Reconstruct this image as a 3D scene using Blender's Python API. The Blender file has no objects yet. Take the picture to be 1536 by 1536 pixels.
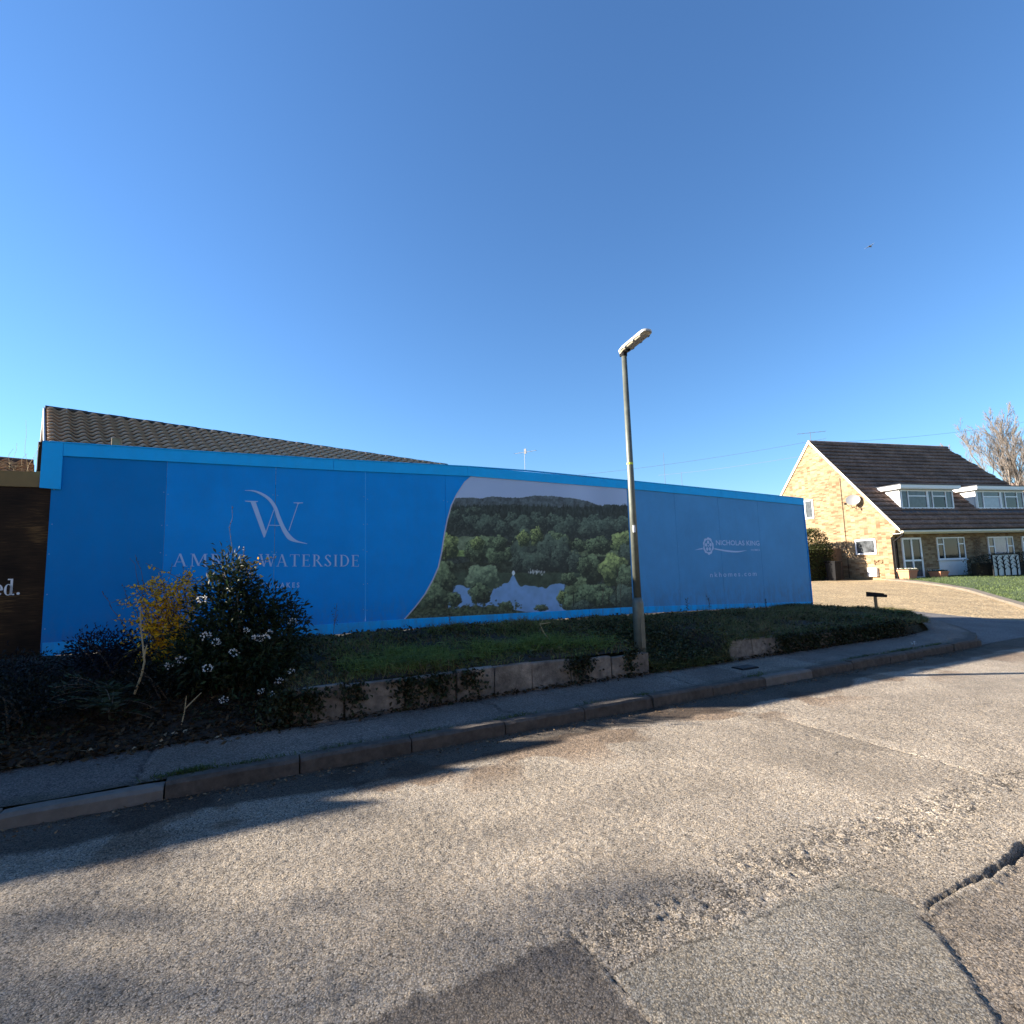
import bpy, math, random
import numpy as np
from mathutils import Vector, Matrix
R = math.radians
random.seed(7)
rng = np.random.default_rng(11)
scene = bpy.context.scene
col = scene.collection

# ---------------------------------------------------------------- camera
cam_d = bpy.data.cameras.new("camera"); cam = bpy.data.objects.new("camera", cam_d); col.objects.link(cam)
cam_d.sensor_fit = 'HORIZONTAL'; cam_d.sensor_width = 36.0; cam_d.lens = 36.0 * 769.0 / 1536.0
cam_d.clip_start = 0.05; cam_d.clip_end = 3000
PITCH, ROLL = R(6.163), R(1.714)
f_ = Vector((0, math.cos(PITCH), math.sin(PITCH))); r0 = Vector((1, 0, 0)); u0 = Vector((0, -math.sin(PITCH), math.cos(PITCH)))
r_ = math.cos(ROLL) * r0 - math.sin(ROLL) * u0; u_ = math.sin(ROLL) * r0 + math.cos(ROLL) * u0
M = Matrix(((r_.x, u_.x, -f_.x, 0), (r_.y, u_.y, -f_.y, 0), (r_.z, u_.z, -f_.z, 1.6), (0, 0, 0, 1)))
cam.matrix_world = M
scene.camera = cam

# ---------------------------------------------------------------- sky and sun
SUN_ELEV, SUN_BEHIND = R(21.6), R(3.0)
sun_dir = Vector((-math.cos(SUN_BEHIND) * math.cos(SUN_ELEV), math.sin(SUN_BEHIND) * math.cos(SUN_ELEV), math.sin(SUN_ELEV)))
world = bpy.data.worlds.new("World"); scene.world = world; world.use_nodes = True
wn = world.node_tree; wn.nodes.clear()
sky = wn.nodes.new('ShaderNodeTexSky'); sky.sky_type = 'NISHITA'; sky.sun_disc = False
sky.sun_elevation = SUN_ELEV; sky.sun_rotation = math.atan2(sun_dir.x, sun_dir.y)
sky.altitude = 100; sky.air_density = 1.25; sky.dust_density = 0.0; sky.ozone_density = 8.0
bg = wn.nodes.new('ShaderNodeBackground'); bg.inputs[1].default_value = 0.058
wo = wn.nodes.new('ShaderNodeOutputWorld')
wn.links.new(sky.outputs[0], bg.inputs[0]); wn.links.new(bg.outputs[0], wo.inputs[0])
sun_l = bpy.data.lights.new("sun", 'SUN'); sun_l.energy = 5.0; sun_l.angle = R(0.53); sun_l.color = (1.0, 0.90, 0.77)
sun = bpy.data.objects.new("sun", sun_l); col.objects.link(sun)
sun.rotation_euler = sun_dir.to_track_quat('Z', 'Y').to_euler(); sun.location = (-20, 5, 20)
vs = scene.view_settings; vs.view_transform = 'Standard'; vs.look = 'None'; vs.gamma = 1; vs.use_curve_mapping = False
vs.exposure = 2.05

# ---------------------------------------------------------------- frames
O = np.array([-5.79, 6.306, 0.0]); SD = np.array([.898, .439, 0]); SD /= np.linalg.norm(SD); ND = np.array([SD[1], -SD[0], 0])
def S(s, n, z=0.0):                         # street frame: s along the hoarding, n out towards the road
    return tuple(O + SD * s + ND * n + np.array([0, 0, z]))
def SA(s, n, z):
    s = np.asarray(s, float); n = np.asarray(n, float); z = np.asarray(z, float)
    s, n, z = np.broadcast_arrays(s, n, z)
    return O + s[..., None] * SD + n[..., None] * ND + z[..., None] * np.array([0, 0, 1.0])
STREET_ROT = math.atan2(SD[1], SD[0])

# ---------------------------------------------------------------- helpers
def props(o, label=None, cat=None, group=None, kind=None):
    if label: o["label"] = label
    if cat: o["category"] = cat
    if group: o["group"] = group
    if kind: o["kind"] = kind
    return o
def empty(name, loc=(0, 0, 0), rz=0.0, label=None, cat=None, group=None, kind=None):
    o = bpy.data.objects.new(name, None); col.objects.link(o); o.location = loc; o.rotation_euler = (0, 0, rz)
    o.empty_display_size = 0.1
    return props(o, label, cat, group, kind)
def fin(name, me, mat, parent=None, smooth=False):
    if mat: me.materials.append(mat)
    if smooth: me.polygons.foreach_set('use_smooth', np.ones(len(me.polygons), bool))
    me.update()
    o = bpy.data.objects.new(name, me); col.objects.link(o)
    if parent: o.parent = parent
    return o
def mk(name, V, F, mat, parent=None, smooth=False, colr=None, alpha=None):
    V = np.asarray(V, np.float32).reshape(-1, 3); F = np.asarray(F, np.int32)
    me = bpy.data.meshes.new(name); k = F.shape[1]
    me.vertices.add(len(V)); me.vertices.foreach_set('co', V.ravel())
    me.loops.add(F.size); me.loops.foreach_set('vertex_index', F.ravel())
    me.polygons.add(len(F)); me.polygons.foreach_set('loop_start', np.arange(0, F.size, k, dtype=np.int32))
    me.polygons.foreach_set('loop_total', np.full(len(F), k, np.int32))
    me.update(calc_edges=True); me.validate()
    if colr is not None:
        c = np.ones((len(V), 4), np.float32); c[:, :3] = colr
        if alpha is not None: c[:, 3] = alpha
        a = me.color_attributes.new('col', 'FLOAT_COLOR', 'POINT'); a.data.foreach_set('color', c.ravel())
    return fin(name, me, mat, parent, smooth)
class MB:
    def __init__(s): s.v = []; s.f = []
    def add(s, vs_, fs_):
        b = len(s.v); s.v += [tuple(map(float, p)) for p in vs_]; s.f += [tuple(b + i for i in q) for q in fs_]; return s
    def box(s, x0, x1, y0, y1, z0, z1):
        return s.add([(x0, y0, z0), (x1, y0, z0), (x1, y1, z0), (x0, y1, z0), (x0, y0, z1), (x1, y0, z1), (x1, y1, z1), (x0, y1, z1)],
                     [(0, 3, 2, 1), (4, 5, 6, 7), (0, 1, 5, 4), (1, 2, 6, 5), (2, 3, 7, 6), (3, 0, 4, 7)])
    def cbox(s, x0, x1, y0, y1, z0, z1, c=.01):          # box with chamfered vertical and top edges
        a = [(x0 + c, y0), (x1 - c, y0), (x1, y0 + c), (x1, y1 - c), (x1 - c, y1), (x0 + c, y1), (x0, y1 - c), (x0, y0 + c)]
        i = [(x0 + 2 * c, y0 + c), (x1 - 2 * c, y0 + c), (x1 - c, y0 + 2 * c), (x1 - c, y1 - 2 * c), (x1 - 2 * c, y1 - c), (x0 + 2 * c, y1 - c), (x0 + c, y1 - 2 * c), (x0 + c, y0 + 2 * c)]
        vv = [(p[0], p[1], z0) for p in a] + [(p[0], p[1], z1 - c) for p in a] + [(p[0], p[1], z1) for p in i]
        ff = [tuple(range(7, -1, -1)), tuple(range(16, 24))]
        for k in range(8):
            q = (k + 1) % 8; ff += [(k, q, 8 + q, 8 + k), (8 + k, 8 + q, 16 + q, 16 + k)]
        return s.add(vv, ff)
    def prism(s, pts, d):                                # polygon (list of 3D points) extruded by vector d
        n = len(pts); d = Vector(d); p = [Vector(q) for q in pts]
        vv = p + [q + d for q in p]
        return s.add(vv, [tuple(range(n - 1, -1, -1)), tuple(range(n, 2 * n))] + [(i, (i + 1) % n, n + (i + 1) % n, n + i) for i in range(n)])
    def tube(s, pts, rad, k=8, cap=True):
        pts = [Vector(p) for p in pts]; n = len(pts); rad = rad if hasattr(rad, '__len__') else [rad] * n
        b = len(s.v); ref = None
        for i, p in enumerate(pts):
            t = (pts[min(i + 1, n - 1)] - pts[max(i - 1, 0)]).normalized()
            if ref is None: ref = t.orthogonal().normalized()
            x = (ref - t * ref.dot(t)).normalized(); y = t.cross(x); ref = x
            for j in range(k):
                a = 2 * math.pi * j / k; s.v.append(tuple(p + (x * math.cos(a) + y * math.sin(a)) * rad[i]))
        for i in range(n - 1):
            for j in range(k):
                q = (j + 1) % k; s.f.append((b + i * k + j, b + i * k + q, b + (i + 1) * k + q, b + (i + 1) * k + j))
        if cap: s.f.append(tuple(b + j for j in range(k - 1, -1, -1))); s.f.append(tuple(b + (n - 1) * k + j for j in range(k)))
        return s
    def mesh(s, name):
        me = bpy.data.meshes.new(name); me.from_pydata(s.v, [], s.f); me.validate(); return me
    def build(s, name, mat, parent=None, smooth=False): return fin(name, s.mesh(name), mat, parent, smooth)
def segs_mesh(name, A, B, ra, rb, mat, parent=None, k=4):
    A = np.asarray(A, float); B = np.asarray(B, float); ra = np.asarray(ra, float); rb = np.asarray(rb, float); n = len(A)
    t = B - A; t /= np.linalg.norm(t, axis=1)[:, None] + 1e-9
    ref = np.where(np.abs(t[:, 2:3]) > .9, np.array([[1., 0, 0]]), np.array([[0, 0, 1.]]))
    x = np.cross(t, ref); x /= np.linalg.norm(x, axis=1)[:, None]; y = np.cross(t, x)
    V = np.zeros((n, 2, k, 3))
    for j in range(k):
        a = 2 * math.pi * j / k; d = x * math.cos(a) + y * math.sin(a)
        V[:, 0, j] = A + d * ra[:, None]; V[:, 1, j] = B + d * rb[:, None]
    base = (np.arange(n) * 2 * k)[:, None]
    F = np.stack([np.stack([base[:, 0] + j, base[:, 0] + (j + 1) % k, base[:, 0] + k + (j + 1) % k, base[:, 0] + k + j], 1) for j in range(k)], 1).reshape(-1, 4)
    return mk(name, V, F, mat, parent, smooth=True)
def unit(a): return a / (np.linalg.norm(a, axis=-1, keepdims=True) + 1e-9)
def leaves_mesh(name, P, D, L, W, mat, parent=None, colr=None, fold=.25, droop=0.0):
    """one folded leaf of four vertices per point: base P, direction D"""
    P = np.asarray(P, float); D = unit(np.asarray(D, float)); n = len(P)
    L = np.broadcast_to(L, (n,))[:, None]; W = np.broadcast_to(W, (n,))[:, None]
    up = unit(rng.normal(size=(n, 3)) + np.array([0, 0, 1.2])); X = unit(np.cross(D, up)); N = np.cross(X, D)
    V = np.stack([P, P + D * L * .45 + X * W * .5 + N * W * fold, P + D * L - np.array([0, 0, 1]) * L * droop, P + D * L * .45 - X * W * .5 + N * W * fold], 1)
    b = (np.arange(n) * 4)[:, None]; F = np.concatenate([b + np.array([[0, 1, 2]]), b + np.array([[0, 2, 3]])], 0)
    c = None if colr is None else np.repeat(np.asarray(colr, float), 4, 0)
    return mk(name, V, F, mat, parent, colr=c)
def blades_mesh(name, P, D, L, W, mat, parent=None, colr=None, bend=.35):
    P = np.asarray(P, float); D = unit(np.asarray(D, float)); n = len(P)
    L = np.broadcast_to(L, (n,))[:, None]; W = np.broadcast_to(W, (n,))[:, None]
    H = rng.normal(size=(n, 3)); H[:, 2] = 0; H = unit(H); X = unit(np.cross(D, H + 1e-3))
    mid = P + D * L * .55 + H * L * bend * .25; tip = P + D * L * .9 + H * L * bend - np.array([0, 0, 1]) * L * bend * .3
    V = np.stack([P - X * W * .5, P + X * W * .5, mid + X * W * .4, mid - X * W * .4, tip], 1)
    b = (np.arange(n) * 5)[:, None]; F = np.concatenate([b + np.array([[0, 1, 2]]), b + np.array([[0, 2, 3]]), b + np.array([[3, 2, 4]])], 0)
    c = None if colr is None else np.repeat(np.asarray(colr, float), 5, 0)
    return mk(name, V, F, mat, parent, colr=c)
def vnoise(x, y, scale, seed):               # smooth value noise on arrays
    g = np.random.default_rng(seed).random((64, 64)); X = np.asarray(x) / scale; Y = np.asarray(y) / scale
    xi = np.floor(X).astype(int); yi = np.floor(Y).astype(int); fx = X - xi; fy = Y - yi
    fx = fx * fx * (3 - 2 * fx); fy = fy * fy * (3 - 2 * fy)
    a = g[xi % 64, yi % 64]; b = g[(xi + 1) % 64, yi % 64]; c = g[xi % 64, (yi + 1) % 64]; d = g[(xi + 1) % 64, (yi + 1) % 64]
    return (a * (1 - fx) + b * fx) * (1 - fy) + (c * (1 - fx) + d * fx) * fy
def sstep(a, b, x): t = np.clip((np.asarray(x, float) - a) / (b - a), 0, 1); return t * t * (3 - 2 * t)
def hexc(h): return tuple((((int(h[i:i + 2], 16) / 255 + .055) / 1.055) ** 2.4 if int(h[i:i + 2], 16) > 10 else int(h[i:i + 2], 16) / 255 / 12.92) for i in (0, 2, 4))

# ---------------------------------------------------------------- materials
def mat(name, base=(.5, .5, .5), rough=.6, metal=0.0, spec=.5, var=0.0, vscale=8.0, bump=0.0, bscale=60.0, attr=False, coord='Object', transl=0.0, var2=0.0, v2scale=1.0):
    m = bpy.data.materials.new(name); m.use_nodes = True; nt = m.node_tree; ns = nt.nodes; L = nt.links
    p = ns['Principled BSDF']; p.inputs['Roughness'].default_value = rough; p.inputs['Metallic'].default_value = metal
    p.inputs['Specular IOR Level'].default_value = spec
    tc = ns.new('ShaderNodeTexCoord')
    if attr:
        a = ns.new('ShaderNodeAttribute'); a.attribute_name = 'col'; csock = a.outputs['Color']
    else:
        a = ns.new('ShaderNodeRGB'); a.outputs[0].default_value = (*base, 1); csock = a.outputs[0]
    for amt, sc in ((var, vscale), (var2, v2scale)):
        if amt > 0:
            nz = ns.new('ShaderNodeTexNoise'); nz.inputs['Scale'].default_value = sc; nz.inputs['Detail'].default_value = 6; nz.inputs['Roughness'].default_value = .65
            L.new(tc.outputs[coord], nz.inputs['Vector'])
            mr = ns.new('ShaderNodeMapRange'); mr.inputs[1].default_value = .28; mr.inputs[2].default_value = .72; mr.inputs[3].default_value = 1 - amt; mr.inputs[4].default_value = 1 + amt
            L.new(nz.outputs['Fac'], mr.inputs[0])
            mx = ns.new('ShaderNodeVectorMath'); mx.operation = 'SCALE'; L.new(csock, mx.inputs[0]); L.new(mr.outputs[0], mx.inputs['Scale']); csock = mx.outputs[0]
    L.new(csock, p.inputs['Base Color'])
    if bump > 0:
        nz = ns.new('ShaderNodeTexNoise'); nz.inputs['Scale'].default_value = bscale; nz.inputs['Detail'].default_value = 5; L.new(tc.outputs[coord], nz.inputs['Vector'])
        b = ns.new('ShaderNodeBump'); b.inputs['Strength'].default_value = min(1, bump); b.inputs['Distance'].default_value = .01; L.new(nz.outputs['Fac'], b.inputs['Height']); L.new(b.outputs[0], p.inputs['Normal'])
    if transl > 0:
        t = ns.new('ShaderNodeBsdfTranslucent'); L.new(csock, t.inputs['Color']); ms = ns.new('ShaderNodeMixShader'); ms.inputs[0].default_value = transl
        L.new(p.outputs[0], ms.inputs[1]); L.new(t.outputs[0], ms.inputs[2]); L.new(ms.outputs[0], ns['Material Output'].inputs[0])
    return m
def chip_mat(name, base=None, attr=True, voids=False, cell=75.0, lo=.45, hi=1.6, bump=.9, dist=.006, rough=.75, tint=None, spec=.3):
    """stone chippings: every voronoi cell is a chip with its own tone, and bumps"""
    m = bpy.data.materials.new(name); m.use_nodes = True; nt = m.node_tree; ns = nt.nodes; L = nt.links
    p = ns['Principled BSDF']; p.inputs['Roughness'].default_value = rough; p.inputs['Specular IOR Level'].default_value = spec
    tc = ns.new('ShaderNodeTexCoord')
    if attr: a = ns.new('ShaderNodeAttribute'); a.attribute_name = 'col'; cs = a.outputs['Color']
    else: a = ns.new('ShaderNodeRGB'); a.outputs[0].default_value = (*base, 1); cs = a.outputs[0]
    dn_ = ns.new('ShaderNodeTexNoise'); dn_.inputs['Scale'].default_value = cell * 1.1; dn_.inputs['Detail'].default_value = 2; L.new(tc.outputs['Object'], dn_.inputs['Vector'])
    ds = ns.new('ShaderNodeVectorMath'); ds.operation = 'MULTIPLY_ADD'; ds.inputs[1].default_value = (1.1 / cell,) * 3; L.new(dn_.outputs['Color'], ds.inputs[0]); L.new(tc.outputs['Object'], ds.inputs[2])
    v = ns.new('ShaderNodeTexVoronoi'); v.inputs['Scale'].default_value = cell; v.inputs['Randomness'].default_value = 1; L.new(ds.outputs[0], v.inputs['Vector'])
    sp = ns.new('ShaderNodeSeparateColor'); L.new(v.outputs['Color'], sp.inputs[0])
    mr = ns.new('ShaderNodeMapRange'); mr.inputs[3].default_value = lo; mr.inputs[4].default_value = hi; L.new(sp.outputs[0], mr.inputs[0])
    # lost chips: dark sockets where the surface is fretted (share in the alpha of the attribute)
    vd = None
    if voids:
        lt = ns.new('ShaderNodeMath'); lt.operation = 'LESS_THAN'; L.new(sp.outputs[2], lt.inputs[0]); L.new(a.outputs['Alpha'], lt.inputs[1]); vd = lt.outputs[0]
    # dark binder between the chips
    gap = ns.new('ShaderNodeMapRange'); gap.inputs[1].default_value = .35; gap.inputs[2].default_value = .75; gap.inputs[3].default_value = 1.0; gap.inputs[4].default_value = .5; L.new(v.outputs['Distance'], gap.inputs[0])
    mu = ns.new('ShaderNodeMath'); mu.operation = 'MULTIPLY'; L.new(mr.outputs[0], mu.inputs[0]); L.new(gap.outputs[0], mu.inputs[1])
    nz = ns.new('ShaderNodeTexNoise'); nz.inputs['Scale'].default_value = 1.3; nz.inputs['Detail'].default_value = 7; nz.inputs['Roughness'].default_value = .6; L.new(tc.outputs['Object'], nz.inputs['Vector'])
    m2 = ns.new('ShaderNodeMapRange'); m2.inputs[1].default_value = .3; m2.inputs[2].default_value = .7; m2.inputs[3].default_value = .8; m2.inputs[4].default_value = 1.2; L.new(nz.outputs['Fac'], m2.inputs[0])
    mu2 = ns.new('ShaderNodeMath'); mu2.operation = 'MULTIPLY'; L.new(mu.outputs[0], mu2.inputs[0]); L.new(m2.outputs[0], mu2.inputs[1])
    if vd:
        k_ = ns.new('ShaderNodeMath'); k_.operation = 'MULTIPLY_ADD'; k_.inputs[1].default_value = -.72; k_.inputs[2].default_value = 1; L.new(vd, k_.inputs[0])
        m3 = ns.new('ShaderNodeMath'); m3.operation = 'MULTIPLY'; L.new(mu2.outputs[0], m3.inputs[0]); L.new(k_.outputs[0], m3.inputs[1]); mu2 = m3
    sc = ns.new('ShaderNodeVectorMath'); sc.operation = 'SCALE'; L.new(cs, sc.inputs[0]); L.new(mu2.outputs[0], sc.inputs['Scale'])
    out = sc.outputs[0]
    if tint:
        mx = ns.new('ShaderNodeMix'); mx.data_type = 'RGBA'; mx.blend_type = 'MULTIPLY'; mx.inputs[0].default_value = 1
        rp = ns.new('ShaderNodeValToRGB'); rp.color_ramp.elements[0].color = (*tint[0], 1); rp.color_ramp.elements[1].color = (*tint[1], 1)
        L.new(sp.outputs[1], rp.inputs[0]); L.new(out, mx.inputs[6]); L.new(rp.outputs[0], mx.inputs[7]); out = mx.outputs[2]
    L.new(out, p.inputs['Base Color'])
    h = ns.new('ShaderNodeMath'); h.operation = 'MULTIPLY_ADD'; h.inputs[1].default_value = -1; L.new(v.outputs['Distance'], h.inputs[0]); L.new(sp.outputs[2], h.inputs[2])
    fn_ = ns.new('ShaderNodeTexNoise'); fn_.inputs['Scale'].default_value = cell * .8; fn_.inputs['Detail'].default_value = 5; fn_.inputs['Roughness'].default_value = .75; L.new(tc.outputs['Object'], fn_.inputs['Vector'])
    hm = ns.new('ShaderNodeMath'); hm.operation = 'MULTIPLY_ADD'; hm.inputs[1].default_value = 2.2; L.new(fn_.outputs['Fac'], hm.inputs[0]); L.new(h.outputs[0], hm.inputs[2])
    if vd:
        h3 = ns.new('ShaderNodeMath'); h3.operation = 'MULTIPLY_ADD'; h3.inputs[1].default_value = -1.6; L.new(vd, h3.inputs[0]); L.new(hm.outputs[0], h3.inputs[2]); hm = h3
    b = ns.new('ShaderNodeBump'); b.inputs['Strength'].default_value = bump; b.inputs['Distance'].default_value = dist; L.new(hm.outputs[0], b.inputs['Height']); L.new(b.outputs[0], p.inputs['Normal'])
    return m
def brick_mat(name, axis):
    m = bpy.data.materials.new(name); m.use_nodes = True; nt = m.node_tree; ns = nt.nodes; L = nt.links; p = ns['Principled BSDF']
    p.inputs['Roughness'].default_value = .85; p.inputs['Specular IOR Level'].default_value = .2
    tc = ns.new('ShaderNodeTexCoord'); sx = ns.new('ShaderNodeSeparateXYZ'); cx = ns.new('ShaderNodeCombineXYZ')
    L.new(tc.outputs['Object'], sx.inputs[0]); L.new(sx.outputs[axis], cx.inputs[0]); L.new(sx.outputs[2], cx.inputs[1])
    br = ns.new('ShaderNodeTexBrick'); br.inputs['Scale'].default_value = 1; br.inputs['Brick Width'].default_value = .225; br.inputs['Row Height'].default_value = .075
    br.inputs['Mortar Size'].default_value = .006; br.inputs['Mortar Smooth'].default_value = .2; br.inputs['Bias'].default_value = 0
    br.inputs['Color1'].default_value = (.285, .205, .112, 1); br.inputs['Color2'].default_value = (.20, .135, .072, 1); br.inputs['Mortar'].default_value = (.235, .20, .15, 1)
    L.new(cx.outputs[0], br.inputs['Vector'])
    # a few redder, darker bricks
    mp = ns.new('ShaderNodeVectorMath'); mp.operation = 'MULTIPLY'; mp.inputs[1].default_value = (1 / .225, 1 / .075, 1); L.new(cx.outputs[0], mp.inputs[0])
    fl = ns.new('ShaderNodeVectorMath'); fl.operation = 'FLOOR'; L.new(mp.outputs[0], fl.inputs[0])
    wn_ = ns.new('ShaderNodeTexWhiteNoise'); L.new(fl.outputs[0], wn_.inputs[0])
    rp = ns.new('ShaderNodeValToRGB'); e = rp.color_ramp.elements; e[0].position = 0; e[0].color = (1.3, 1.3, 1.35, 1); e[1].position = 1; e[1].color = (.62, .45, .40, 1)
    k = rp.color_ramp.elements.new(.7); k.color = (.95, .93, .9, 1); L.new(wn_.outputs[0], rp.inputs[0])
    mx = ns.new('ShaderNodeMix'); mx.data_type = 'RGBA'; mx.blend_type = 'MULTIPLY'; mx.inputs[0].default_value = .85; L.new(br.outputs[0], mx.inputs[6]); L.new(rp.outputs[0], mx.inputs[7])
    nz = ns.new('ShaderNodeTexNoise'); nz.inputs['Scale'].default_value = .9; nz.inputs['Detail'].default_value = 5; L.new(tc.outputs['Object'], nz.inputs['Vector'])
    mr = ns.new('ShaderNodeMapRange'); mr.inputs[1].default_value = .3; mr.inputs[2].default_value = .7; mr.inputs[3].default_value = .82; mr.inputs[4].default_value = 1.15; L.new(nz.outputs[0], mr.inputs[0])
    sc = ns.new('ShaderNodeVectorMath'); sc.operation = 'SCALE'; L.new(mx.outputs[2], sc.inputs[0]); L.new(mr.outputs[0], sc.inputs['Scale']); L.new(sc.outputs[0], p.inputs['Base Color'])
    b = ns.new('ShaderNodeBump'); b.inputs['Strength'].default_value = .5; b.inputs['Distance'].default_value = .01; b.invert = True; L.new(br.outputs['Fac'], b.inputs['Height']); L.new(b.outputs[0], p.inputs['Normal'])
    return m

m_road = chip_mat('road_chippings', attr=True, voids=True, cell=130, lo=.58, hi=1.48, bump=1.0, dist=.0055, tint=((1.0, .93, .82), (.92, .97, 1.05)))
m_pave = chip_mat('pavement_asphalt', attr=True, cell=95, lo=.55, hi=1.5, bump=.6, dist=.004)
m_gravel = chip_mat('pea_gravel', base=(.50, .385, .235), attr=False, cell=32, lo=.5, hi=1.5, bump=1.0, dist=.02, tint=((1.05, .95, .8), (.95, 1.0, 1.05)))
m_site = chip_mat('site_hardcore', base=(.38, .33, .25), attr=False, cell=22, lo=.5, hi=1.5, bump=1.0, dist=.02)
m_kerb = mat('kerb_concrete', attr=False, base=(.072, .058, .046), rough=.95, var=.45, vscale=14, bump=.6, bscale=160, var2=.25, v2scale=2.2)
m_kerb_pale = mat('pale_kerb_concrete', base=(.135, .118, .10), rough=.9, var=.2, vscale=14, bump=.5, bscale=160, var2=.15, v2scale=2.2)
m_slab = mat('wall_slab_concrete', base=(.165, .142, .115), rough=.95, var=.5, vscale=11, bump=.9, bscale=70, var2=.5, v2scale=3.2)
m_soil = mat('soil', base=(.035, .026, .018), rough=1, var=.4, vscale=20, bump=1, bscale=40)
m_grassbase = mat('turf_base', base=(.045, .075, .02), rough=1, var=.4, vscale=10, bump=1, bscale=60)
m_leaf = mat('leaf', attr=True, rough=.55, spec=.2, transl=.2)
m_litter = mat('dead_leaf', attr=True, rough=.8, spec=.1)
m_blade = mat('grass_blade', attr=True, rough=.6, spec=.25, transl=.3)
m_bark = mat('bark', base=(.11, .085, .06), rough=.9, var=.35, vscale=25)
m_paletwig = mat('pale_dead_stem', base=(.36, .28, .15), rough=.8, var=.2, vscale=30)
m_flower_w = mat('white_petal', base=(.72, .70, .66), rough=.7, transl=.25)
m_flower_y = mat('yellow_petal', base=(.86, .50, .008), rough=.6, transl=.3)
m_blue = mat('blue_printed_board', base=(.001, .285, .74), rough=.5, spec=.12, var=.10, vscale=1.1, var2=.03, v2scale=40)
def board_dirt(m):
    nt = m.node_tree; ns = nt.nodes; L = nt.links; p = ns['Principled BSDF']; src = p.inputs['Base Color'].links[0].from_socket; tc = ns.new('ShaderNodeTexCoord'); sx = ns.new('ShaderNodeSeparateXYZ'); L.new(tc.outputs['Object'], sx.inputs[0])
    r = ns.new('ShaderNodeMapRange'); r.inputs[1].default_value = .6; r.inputs[2].default_value = 1.25; r.inputs[3].default_value = .62; r.inputs[4].default_value = 0; L.new(sx.outputs[2], r.inputs[0])
    mp = ns.new('ShaderNodeMapping'); mp.inputs['Scale'].default_value = (6, 6, 2.2); L.new(tc.outputs['Object'], mp.inputs[0]); nz = ns.new('ShaderNodeTexNoise'); nz.inputs['Scale'].default_value = 1.4; nz.inputs['Detail'].default_value = 8; nz.inputs['Roughness'].default_value = .7; L.new(mp.outputs[0], nz.inputs['Vector'])
    q = ns.new('ShaderNodeMapRange'); q.inputs[1].default_value = .42; q.inputs[2].default_value = .72; L.new(nz.outputs[0], q.inputs[0]); ad = ns.new('ShaderNodeMath'); ad.operation = 'MULTIPLY_ADD'; L.new(r.outputs[0], ad.inputs[0]); L.new(q.outputs[0], ad.inputs[1]); sc = ns.new('ShaderNodeMath'); sc.operation = 'MULTIPLY'; sc.inputs[1].default_value = .07; L.new(q.outputs[0], sc.inputs[0]); L.new(sc.outputs[0], ad.inputs[2])
    mx = ns.new('ShaderNodeMix'); mx.data_type = 'RGBA'; L.new(ad.outputs[0], mx.inputs[0]); L.new(src, mx.inputs[6]); mx.inputs[7].default_value = (.10, .12, .13, 1); L.new(mx.outputs[2], p.inputs['Base Color']); return m
m_blue_dark = mat('darker_blue_printed_board', base=(.0005, .20, .52), rough=.5, spec=.10, var=.10, vscale=1.1, var2=.03, v2scale=40)
m_blue_grey = mat('grey_blue_printed_board', base=(.07, .30, .58), rough=.5, spec=.15, var=.10, vscale=1.1, var2=.03, v2scale=40)
m_cap = mat('light_blue_trim', base=(.006, .44, .90), rough=.45, spec=.15, var=.05, vscale=5)
for _m in (m_blue, m_blue_dark, m_blue_grey, m_cap): board_dirt(_m)
m_letter = mat('pale_lettering', base=(.37, .56, .84), rough=.5)
m_letter_w = mat('white_lettering', base=(.72, .72, .72), rough=.5)
m_screw = mat('screw_head', base=(.16, .36, .62), rough=.4, metal=.3)
m_print = mat('printed_picture', attr=True, rough=.45, spec=.3)
m_browncap = mat('bronze_trim', base=(.20, .125, .035), rough=.5, var=.15, vscale=6)
m_post = mat('rough_timber', base=(.23, .15, .075), rough=.85, var=.35, vscale=18)
m_pole = mat('lamp_post_paint', base=(.115, .125, .105), rough=.5, spec=.4, metal=.35, var=.25, vscale=9, bump=.15, bscale=90)
m_head = mat('lantern_shell', base=(.42, .42, .40), rough=.5, var=.15, vscale=20)
m_bowl = mat('lantern_bowl', base=(.40, .36, .27), rough=.35, var=.12, vscale=15)
m_black = mat('black_plastic', base=(.012, .012, .013), rough=.85, spec=.15)
m_yellowband = mat('yellow_green_band', base=(.45, .55, .04), rough=.5)
m_white = mat('white_upvc', base=(.78, .79, .80), rough=.35, var=.03, vscale=3)
m_whiteboard = mat('white_cladding', base=(.74, .74, .72), rough=.5, var=.06, vscale=4)
m_cream = mat('cream_bargeboard', base=(.68, .62, .47), rough=.6, var=.1, vscale=5)
m_glass = mat('window_glass', base=(.018, .022, .024), rough=.05, spec=.35)
m_glass2 = mat('curtained_glass', base=(.07, .075, .08), rough=.07, spec=.4, var=.5, vscale=5)
m_blind = mat('pale_blind_glass', base=(.22, .25, .32), rough=.1, spec=.6, var=.2, vscale=4)
m_brickF = brick_mat('buff_brick_front', 0); m_brickS = brick_mat('buff_brick_gable', 1)
m_rooftile = mat('brown_roof_tile', base=(.20, .135, .108), rough=.85, spec=.2, var=.5, vscale=9, var2=.45, v2scale=.9, bump=.3, bscale=60)
m_pantile = mat('weathered_pantile', base=(.46, .34, .25), rough=.85, spec=.25, var=.35, vscale=9, var2=.25, v2scale=1.1, bump=.4, bscale=60)
m_ridge = mat('dark_ridge_tile', base=(.055, .04, .032), rough=.9, var=.3, vscale=10)
m_flash = mat('lead_flashing', base=(.06, .065, .075), rough=.7)
m_terra = mat('terracotta', base=(.50, .20, .11), rough=.8, var=.12, vscale=12)
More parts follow.
